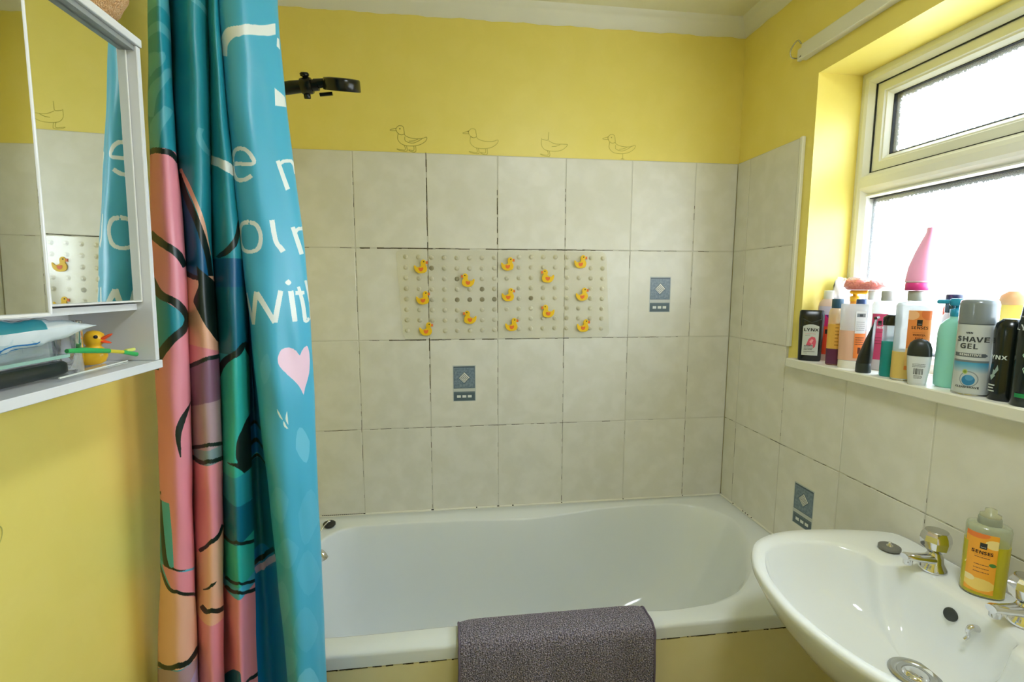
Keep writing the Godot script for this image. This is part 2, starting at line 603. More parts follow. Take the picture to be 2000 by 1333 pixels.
	for side in 3:
		var tr := structure("trim_%d" % (side + 2))
		var rings := []
		var n := 60
		for i in n + 1:
			var s := float(i) / n
			var ring := PackedVector3Array()
			var wob := 0.0016 * sin(i * 0.9) + 0.0016 * sin(i * 2.3 + 1.0)
			for k in prof.size():
				var p: Vector2 = prof[k]
				var y: float = CEIL + p.y + (wob if k == 0 else 0.0)
				if side == 0: ring.append(Vector3(lerpf(ROOM_X, 0.009, s), y, -0.009 + p.x))
				elif side == 1: ring.append(Vector3(0.009 - p.x, y, lerpf(-0.009, ROOM_Z, s)))
				else: ring.append(Vector3(ROOM_X + p.x, y, lerpf(-0.009, ROOM_Z, s)))
			rings.append(ring)
		part("coving", loft(rings, false, false, false, side != 1, true), M.white_paint, tr)

func frame_mesh(z0: float, z1: float, y0: float, y1: float, section: Array) -> ArrayMesh:
	# section: [inset from the edge, x] pairs, swept round the rectangle with mitred corners
	var rings := []
	for c in 5:
		var k := c % 4
		var ring := PackedVector3Array()
		for s in section:
			var o: float = s[0]
			var zz: float = z0 + o if k == 0 or k == 3 else z1 - o
			var yy: float = y0 + o if k < 2 else y1 - o
			ring.append(Vector3(s[1], yy, zz))
		rings.append(ring)
	return loft(rings, false, false, false, false, false)

func build_window() -> void:
	var w := structure("window_1")
	var z0 := 0.375
	var z1 := 1.475
	part("outer_frame", frame_mesh(z0, z1, SILL, 2.03, [[0.0, 0.22], [0.0, 0.156], [0.016, 0.152], [0.026, 0.154], [0.038, 0.166], [0.038, 0.22]]), M.upvc, w)
	# transom between the opening light and the fixed pane
	var rings := []
	for zz in [z0 + 0.024, z1 - 0.024]:
		var ring := PackedVector3Array()
		for p in [[0.22, 1.737], [0.168, 1.737], [0.154, 1.727], [0.151, 1.715], [0.151, 1.694], [0.156, 1.686], [0.172, 1.671], [0.22, 1.671]]: ring.append(Vector3(p[0], p[1], zz))
		rings.append(ring)
	part("transom", loft(rings, true, true, true, true, false), M.upvc, w)
	var sash := part("opening_sash", frame_mesh(z0 + 0.039, z1 - 0.039, 1.7375, 1.9915, [[0.0, 0.21], [0.0, 0.172], [0.026, 0.170], [0.029, 0.174], [0.033, 0.174], [0.044, 0.186], [0.044, 0.21]]), M.upvc, w)
	part("sash_seal", frame_mesh(z0 + 0.0385, z1 - 0.0385, 1.7372, 1.9918, [[0.0, 0.2], [0.0, 0.168], [0.0022, 0.168], [0.0022, 0.18]]), M.gasket, sash)
	part("glazing_gasket", frame_mesh(z0 + 0.0825, z1 - 0.0825, 1.7805, 1.9485, [[0.0, 0.195], [0.0, 0.1852], [0.0025, 0.1852], [0.0025, 0.195]]), M.gasket, sash)
	part("glazing_bead", frame_mesh(z0 + 0.024, z1 - 0.024, SILL + 0.036, 1.6725, [[0.0, 0.2], [0.0, 0.164], [0.004, 0.164], [0.009, 0.178], [0.009, 0.2]]), M.upvc, w)
	part("glazing_gasket", frame_mesh(z0 + 0.0325, z1 - 0.0325, SILL + 0.0445, 1.6640, [[0.0, 0.195], [0.0, 0.1772], [0.0026, 0.1772], [0.0026, 0.195]]), M.gasket, w)
	# obscured double glazing: pane, with a grey spacer bar, its ragged shape imitating the frame darkly refracted in the glass
	var glass := clear_mat(Color(0.97, 0.98, 1.0, 0.06), 0.18)
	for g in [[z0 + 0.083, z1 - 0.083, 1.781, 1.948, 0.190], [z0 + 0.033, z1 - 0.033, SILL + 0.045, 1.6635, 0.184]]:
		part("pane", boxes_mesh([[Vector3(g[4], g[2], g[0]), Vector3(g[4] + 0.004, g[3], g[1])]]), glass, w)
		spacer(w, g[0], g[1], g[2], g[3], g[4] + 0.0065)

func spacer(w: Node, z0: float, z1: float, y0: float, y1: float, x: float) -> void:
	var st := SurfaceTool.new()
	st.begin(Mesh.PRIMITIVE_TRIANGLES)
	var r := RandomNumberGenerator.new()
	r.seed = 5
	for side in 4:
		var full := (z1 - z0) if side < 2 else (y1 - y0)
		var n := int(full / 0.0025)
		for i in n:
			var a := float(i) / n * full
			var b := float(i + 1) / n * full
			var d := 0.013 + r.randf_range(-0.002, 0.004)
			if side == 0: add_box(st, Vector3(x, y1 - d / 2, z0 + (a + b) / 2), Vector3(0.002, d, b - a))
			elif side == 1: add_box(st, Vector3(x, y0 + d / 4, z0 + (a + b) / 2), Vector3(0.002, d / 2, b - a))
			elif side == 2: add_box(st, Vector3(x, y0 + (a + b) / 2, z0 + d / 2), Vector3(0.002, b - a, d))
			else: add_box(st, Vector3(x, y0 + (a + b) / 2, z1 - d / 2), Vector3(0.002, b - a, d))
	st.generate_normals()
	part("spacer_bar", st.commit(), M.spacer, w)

func build_sill_and_blind() -> void:
	var s := structure("trim_6")
	part("window_sill", boxes_mesh([[Vector3(-0.022, SILL - 0.028, 0.356), Vector3(0.156, SILL, 1.50)]], 0.003), M.white_paint, s)
	var b := thing("blind_headrail", "white roller blind headrail with a wire end bracket screwed above the window", "blind", Vector3(0.0, 2.09, 0.318))
	var rings := []
	for z in [0.0, 1.25]:
		var ring := PackedVector3Array()
		for p in [[0.0085, 0.047], [-0.008, 0.047], [-0.010, 0.044], [-0.010, 0.008], [-0.016, 0.006], [-0.016, 0.0], [0.0085, 0.0]]: ring.append(Vector3(p[0], p[1], z))
		rings.append(ring)
	part("rail", loft(rings, true, true, true, true, false), M.white_paint, b)
	part("end_bracket", tube(curve_points([Vector3(0.006, 0.020, -0.034), Vector3(-0.014, 0.022, -0.036), Vector3(-0.020, 0.040, -0.036), Vector3(-0.020, 0.054, -0.022), Vector3(-0.020, 0.058, -0.004), Vector3(-0.016, 0.044, 0.006)], 5), 0.0022, 8), M.dull_chrome, b)
	part("bracket_plate", boxes_mesh([[Vector3(-0.004, 0.006, -0.026), Vector3(0.0085, 0.042, -0.001)]], 0.002), M.white_paint, b)

# ---------------------------------------------------------------- bath
func build_bath() -> void:
	var b := thing("bathtub", "long white acrylic bathtub against the tiled wall, with a yellow painted side panel", "bathtub", Vector3.ZERO)
	var inner_ctl := []
	for p in [[-1.45, 0.097], [-1.37, 0.090], [-1.2, 0.087], [-1.0, 0.098], [-0.8, 0.108], [-0.646, 0.085], [-0.503, 0.062], [-0.35, 0.055], [-0.222, 0.062], [-0.13, 0.10], [-0.085, 0.17], [-0.073, 0.22], [-0.095, 0.32], [-0.138, 0.415], [-0.20, 0.51], [-0.29, 0.59], [-0.38, 0.628], [-0.438, 0.638], [-0.53, 0.645], [-0.62, 0.638], [-0.8, 0.635], [-1.08, 0.634], [-1.3, 0.638], [-1.42, 0.632], [-1.49, 0.59], [-1.53, 0.50], [-1.543, 0.36], [-1.535, 0.22], [-1.505, 0.135]]:
		inner_ctl.append(Vector2(p[0], p[1]))
	var low_ctl := []
	for p in inner_ctl:
		var x := remap(p.x, -1.543, -0.073, -1.45, -0.52)
		var z := remap(p.y, 0.055, 0.645, 0.185, 0.515)
		low_ctl.append(Vector2(x, z))
	var inner := curve_points(inner_ctl, 6, true)
	var low := curve_points(low_ctl, 6, true)
	var n := inner.size()
	# outer rectangle: every inner point pushed out from the middle, the corners snapped
	var lo := Vector2(ROOM_X + 0.003, 0.0015)
	var hi := Vector2(-0.0015, 0.70)
	var c := Vector2(-0.82, 0.35)
	var outer := []
	for p in inner:
		var d: Vector2 = p - c
		var t := INF
		if absf(d.x) > 1e-6: t = minf(t, ((hi.x if d.x > 0 else lo.x) - c.x) / d.x)
		if absf(d.y) > 1e-6: t = minf(t, ((hi.y if d.y > 0 else lo.y) - c.y) / d.y)
		outer.append(c + d * t)
	for corner in [Vector2(lo.x, lo.y), Vector2(hi.x, lo.y), Vector2(hi.x, hi.y), Vector2(lo.x, hi.y)]:
		var best := 0
		for i in n:
			if outer[i].distance_to(corner) < outer[best].distance_to(corner): best = i
		outer[best] = corner
	var rings := []
	var add := func(s_out: float, y: float, inset := 0.0):
		var ring := PackedVector3Array()
		for i in n:
			var o: Vector2 = outer[i]
			if inset > 0.0: o = Vector2(clampf(o.x, lo.x + inset, hi.x - inset), clampf(o.y, lo.y + inset, hi.y - inset))
			var q := o.lerp(inner[i], s_out)
			ring.append(Vector3(q.x, y, q.y))
		rings.append(ring)
	add.call(0.0, RIM - 0.036)
	add.call(0.0, RIM - 0.010)
	add.call(0.0, RIM - 0.004, 0.0012)
	add.call(0.0, RIM, 0.006)
	add.call(0.5, RIM - 0.0005)
	add.call(0.93, RIM - 0.0005)
	for l in [[0.0, -0.002], [0.012, -0.006], [0.03, -0.014], [0.05, -0.028], [0.08, -0.055], [0.16, -0.14], [0.28, -0.24], [0.42, -0.31], [0.6, -0.355], [0.8, -0.385], [1.0, -0.398], [1.3, -0.405], [1.7, -0.41]]:
		var ring := PackedVector3Array()
		var mid := Vector2(-0.95, 0.35)
		for i in n:
			var q: Vector2 = inner[i].lerp(low[i], minf(l[0], 1.0))
			if l[0] > 1.0: q = low[i].lerp(mid, (l[0] - 1.0))
			ring.append(Vector3(q.x, RIM + l[1], q.y))
		rings.append(ring)
	part("tub", loft(rings, true, false, true, true, true), M.acrylic, b)
	part("side_panel", boxes_mesh([[Vector3(ROOM_X + 0.003, 0.002, 0.680), Vector3(-0.002, RIM - 0.0385, 0.6985)]], 0.002), M.panel, b)
	# bead of sealant between tub and tiles, blackened here and there
	part("sealant_bead", tube([Vector3(ROOM_X + 0.004, RIM + 0.001, 0.002), Vector3(-0.003, RIM + 0.001, 0.002)], 0.0042, 8), M.white_paint, b)
	part("sealant_bead", tube([Vector3(-0.002, RIM + 0.001, 0.003), Vector3(-0.002, RIM + 0.001, 0.70)], 0.0042, 8), M.white_paint, b)
	var r := RandomNumberGenerator.new()
	r.seed = 12
	var st := SurfaceTool.new()
	st.begin(Mesh.PRIMITIVE_TRIANGLES)
	for s in [[-0.167, 0.0045, 0.0025], [-0.417, 0.0045, 0.003], [-0.667, 0.0045, 0.003], [-0.917, 0.0045, 0.0055], [-1.167, 0.0045, 0.006], [-1.417, 0.0045, 0.004], [-0.86, 0.005, 0.004], [-1.0, 0.005, 0.003], [-0.003, 0.004, 0.004]]:
		add_box(st, Vector3(s[0], RIM + 0.004, s[1]), Vector3(s[2] * 1.6, 0.004, 0.003), 0.001)
	for i in 22: add_box(st, Vector3(-1.42 - i * 0.007, RIM + 0.0045, 0.0042), Vector3(0.006, 0.0018, 0.003), 0.0005)
	for z in [0.096, 0.16, 0.176, 0.19, 0.212]: add_box(st, Vector3(-0.0045, RIM + 0.004, z), Vector3(0.003, 0.003, 0.006), 0.001)
	st.generate_normals()
	var dirt := part("mildew_spots", st.commit(), mat(rgb(46, 40, 26), 0.9), b)
	dirt.set_meta("kind", "stuff")
	# dark seam under the rolled edge
	st = SurfaceTool.new()
	st.begin(Mesh.PRIMITIVE_TRIANGLES)
	var x := ROOM_X + 0.01
	while x < -0.01:
		var w := r.randf_range(0.003, 0.016)
		if r.randf() < 0.72: add_box(st, Vector3(x + w / 2, RIM - 0.0378 - r.randf_range(0, 0.0012), 0.6986), Vector3(w, r.randf_range(0.0008, 0.0026), 0.0016))
		x += w
	st.generate_normals()
	var seam := part("mildew_seam", st.commit(), mat(rgb(60, 50, 26), 0.9), b)
	seam.set_meta("kind", "stuff")
	# mixer tap on the end of the tub
	var t := thing("bath_mixer_tap", "chrome bath mixer tap on the tub end beside the shower curtain", "tap", Vector3(-1.583, RIM, 0.35))
	part("body", tube([Vector3(0, 0.05, -0.085), Vector3(0, 0.05, 0.085)], 0.019, 20), M.chrome, t)
	for s in [-1, 1]:
		part("leg", lathe([[0.026, 0.0], [0.026, 0.006], [0.017, 0.012], [0.016, 0.05]], 20), M.chrome, t, Vector3(0, 0, 0.075 * s))
		part("knob", lathe([[0.014, 0.06], [0.024, 0.072], [0.025, 0.088], [0.019, 0.098], [0.012, 0.1]], 8, false), M.chrome, t, Vector3(0, 0, 0.075 * s))
	part("spout", tube(curve_points([Vector3(0.0, 0.05, 0), Vector3(0.05, 0.056, 0), Vector3(0.08, 0.056, 0), Vector3(0.100, 0.052, 0), Vector3(0.110, 0.036, 0)], 5), 0.0125, 16), M.chrome, t)
	# plug
	var p := thing("bath_plug", "black rubber bath plug with a chrome stud lying on the tub rim", "plug", Vector3(-1.525, RIM + 0.002, 0.080), 0.3)
	part("stopper", lathe([[0.017, 0.0], [0.021, 0.004], [0.021, 0.011], [0.018, 0.013], [0.008, 0.0125], [0.0, 0.0125]], 24), M.rubber, p)
	part("stud", lathe([[0.004, 0.012], [0.006, 0.016], [0.004, 0.021], [0.0, 0.022]], 14), M.chrome, p)
	part("link", tube(curve_points([Vector3(0.0, 0.018, 0.0), Vector3(-0.018, 0.014, 0.022), Vector3(-0.03, 0.004, 0.035)], 5), 0.0025, 8), M.chrome, p)

func build_towel() -> void:
	var t := thing("bath_mat", "mauve grey terry bath mat hanging over the bathtub edge", "bath mat", Vector3(-0.838, RIM, 0.70))
	var path := [Vector2(-0.10, -0.085), Vector2(-0.082, -0.02), Vector2(-0.066, 0.006), Vector2(-0.045, 0.0125), Vector2(-0.02, 0.0125), Vector2(0.004, 0.0105), Vector2(0.0165, 0.0), Vector2(0.021, -0.025), Vector2(0.024, -0.07), Vector2(0.026, -0.16), Vector2(0.028, -0.28), Vector2(0.030, -0.42)]
	var pts := curve_points(path, 8)
	var n := pts.size()
	var cols := 90
	var rings := []
	for i in n:
		var ring := PackedVector3Array()
		var a: Vector2 = pts[mini(i + 1, n - 1)] - pts[maxi(i - 1, 0)]
		var nn := Vector2(-a.y, a.x).normalized()
		if nn.y < 0.0 and i < n / 2: nn = -nn
		var hang := clampf((i - n * 0.55) / (n * 0.45), 0.0, 1.0)
		var hw := 0.2405 + 0.0006 * sin(i * 0.4) - 0.003 * hang
		var skew := -0.006 * hang
		var front := []
		var back := []
		for j in cols + 1:
			var s := float(j) / cols
			var x := lerpf(-hw, hw, s) + skew
			var fold := hang * (0.0075 * sin(s * 19.0 + 0.6) + 0.006 * sin(s * 33.0 + 2.0) + 0.003 * sin(s * 7.0)) + hang * 0.010
			var edge := 1.0 - pow(absf(2.0 * s - 1.0), 14.0)
			var th := 0.0062 * edge
			front.append(Vector3(x, pts[i].y + nn.y * th, pts[i].x + nn.x * th + fold))
			back.append(Vector3(x, pts[i].y - nn.y * 0.001 * edge, pts[i].x - nn.x * 0.001 * edge + fold))
		for p in front: ring.append(p)
		back.reverse()
		for p in back: ring.append(p)
		rings.append(ring)
	var m := mat(Color.WHITE, 0.95)
	m.albedo_texture = tex(noise_image(256, 0.15, rgb(82, 72, 92), rgb(226, 212, 236), 71, 2.6, 2))
	tri(m, 6.5, false)
	m.heightmap_enabled = true
	m.heightmap_scale = 0.9
	m.heightmap_texture = tex(noise_image(256, 0.15, Color.BLACK, Color.WHITE, 71, 2.6, 2))
	m.rim_enabled = true
	m.rim = 0.5
	m.rim_tint = 0.6
	for e in 2:
		var side := 2.0 * e - 1.0
		var line := []
		for i in n:
			var hang := clampf((i - n * 0.55) / (n * 0.45), 0.0, 1.0)
			var s := 0.5 + 0.5 * side
			var fold := hang * (0.0075 * sin(s * 19.0 + 0.6) + 0.006 * sin(s * 33.0 + 2.0) + 0.003 * sin(s * 7.0)) + hang * 0.010
			line.append(Vector3(side * (0.2405 + 0.0006 * sin(i * 0.4) - 0.003 * hang) - 0.006 * hang, pts[i].y + 0.001, pts[i].x + fold + 0.001))
		part("hem", tube(line, 0.0026, 8), mat(rgb(112, 100, 122), 0.9), t)
	part("pile", loft(rings, true, true, true, false, true), m, t)

# ---------------------------------------------------------------- shower curtain
const CURTAIN := [
	[2.316, -1.5712, 0.79, -1.5502, 0.83, -1.5256, 0.855, -1.5324, 0.825, -1.5563, 0.775, -1.5278, 0.81, -1.489, 0.835, -1.4788, 0.805, -1.4988, 0.765, -1.4836, 0.795, -1.4582, 0.828, -1.4638, 0.795, -1.4844, 0.75, -1.4616, 0.81, -1.4288, 0.822, -1.4081, 0.8, -1.3954, 0.778, -1.3903, 0.748, -1.4145, 0.705],
	[2.159, -1.5816, 0.79, -1.5607, 0.83, -1.5349, 0.855, -1.5401, 0.825, -1.5637, 0.775, -1.5352, 0.81, -1.4967, 0.835, -1.4865, 0.805, -1.5064, 0.765, -1.4913, 0.795, -1.4658, 0.828, -1.4711, 0.795, -1.4915, 0.75, -1.469, 0.81, -1.4354, 0.822, -1.4137, 0.8, -1.4002, 0.778, -1.3945, 0.748, -1.4186, 0.705],
	[2.033, -1.589, 0.792, -1.5682, 0.832, -1.5415, 0.857, -1.5457, 0.827, -1.569, 0.777, -1.5405, 0.812, -1.5021, 0.837, -1.4918, 0.807, -1.5116, 0.767, -1.4965, 0.797, -1.471, 0.83, -1.476, 0.797, -1.4963, 0.752, -1.4741, 0.812, -1.4398, 0.824, -1.4173, 0.802, -1.4032, 0.78, -1.397, 0.75, -1.4211, 0.707],
	[1.886, -1.5958, 0.795, -1.5752, 0.835, -1.5465, 0.86, -1.5483, 0.83, -1.572, 0.78, -1.5443, 0.815, -1.5064, 0.84, -1.4963, 0.81, -1.516, 0.77, -1.501, 0.8, -1.4751, 0.833, -1.4793, 0.8, -1.4994, 0.755, -1.4751, 0.815, -1.4409, 0.827, -1.4181, 0.805, -1.4039, 0.783, -1.3975, 0.753, -1.4214, 0.71],
	[1.674, -1.6071, 0.802, -1.5867, 0.842, -1.5534, 0.867, -1.5502, 0.837, -1.5758, 0.787, -1.5507, 0.822, -1.5128, 0.847, -1.5025, 0.817, -1.5219, 0.777, -1.5071, 0.807, -1.4745, 0.84, -1.4712, 0.807, -1.4877, 0.762, -1.4682, 0.822, -1.433, 0.834, -1.4085, 0.812, -1.3928, 0.79, -1.385, 0.76, -1.4082, 0.717],
	[1.452, -1.6143, 0.81, -1.5942, 0.85, -1.5551, 0.875, -1.5453, 0.845, -1.5742, 0.795, -1.5537, 0.83, -1.5184, 0.855, -1.5103, 0.825, -1.5296, 0.785, -1.5106, 0.815, -1.4707, 0.848, -1.459, 0.815, -1.4733, 0.77, -1.4564, 0.83, -1.4199, 0.842, -1.3931, 0.82, -1.3756, 0.798, -1.366, 0.768, -1.3883, 0.725],
	[1.249, -1.6207, 0.818, -1.6008, 0.858, -1.5602, 0.883, -1.5484, 0.853, -1.5774, 0.803, -1.5576, 0.838, -1.5195, 0.863, -1.508, 0.833, -1.5268, 0.793, -1.5107, 0.823, -1.4741, 0.856, -1.4653, 0.823, -1.4738, 0.778, -1.4425, 0.838, -1.4087, 0.85, -1.3841, 0.828, -1.3682, 0.806, -1.3597, 0.776, -1.3815, 0.733],
	[1.001, -1.6247, 0.83, -1.6053, 0.87, -1.5667, 0.895, -1.5568, 0.865, -1.5803, 0.815, -1.5555, 0.85, -1.5214, 0.875, -1.5136, 0.845, -1.5322, 0.805, -1.5153, 0.835, -1.4803, 0.868, -1.4726, 0.835, -1.4693, 0.79, -1.4242, 0.85, -1.3957, 0.862, -1.3761, 0.84, -1.3637, 0.818, -1.3577, 0.788, -1.3794, 0.745],
	[0.649, -1.6457, 0.848, -1.6261, 0.888, -1.5801, 0.913, -1.5623, 0.883, -1.5885, 0.833, -1.5669, 0.868, -1.5333, 0.893, -1.5257, 0.863, -1.5443, 0.823, -1.5153, 0.853, -1.4851, 0.886, -1.4818, 0.853, -1.463, 0.808, -1.4024, 0.868, -1.3796, 0.88, -1.3653, 0.858, -1.3566, 0.836, -1.3533, 0.806, -1.3746, 0.763],
	[0.362, -1.648, 0.855, -1.6446, 0.895, -1.5951, 0.92, -1.5736, 0.89, -1.5995, 0.84, -1.578, 0.875, -1.5452, 0.9, -1.5383, 0.87, -1.5568, 0.83, -1.5256, 0.86, -1.4951, 0.893, -1.4911, 0.86, -1.462, 0.815, -1.3991, 0.875, -1.3779, 0.887, -1.3648, 0.865, -1.357, 0.843, -1.3543, 0.813, -1.3755, 0.77],
	[0.112, -1.648, 0.86, -1.648, 0.9, -1.6083, 0.925, -1.5848, 0.895, -1.6106, 0.845, -1.5891, 0.88, -1.555, 0.905, -1.5464, 0.875, -1.5647, 0.835, -1.5313, 0.865, -1.4968, 0.898, -1.488, 0.865, -1.458, 0.82, -1.4037, 0.88, -1.3819, 0.892, -1.3678, 0.87, -1.3593, 0.848, -1.356, 0.818, -1.3771, 0.775],
]
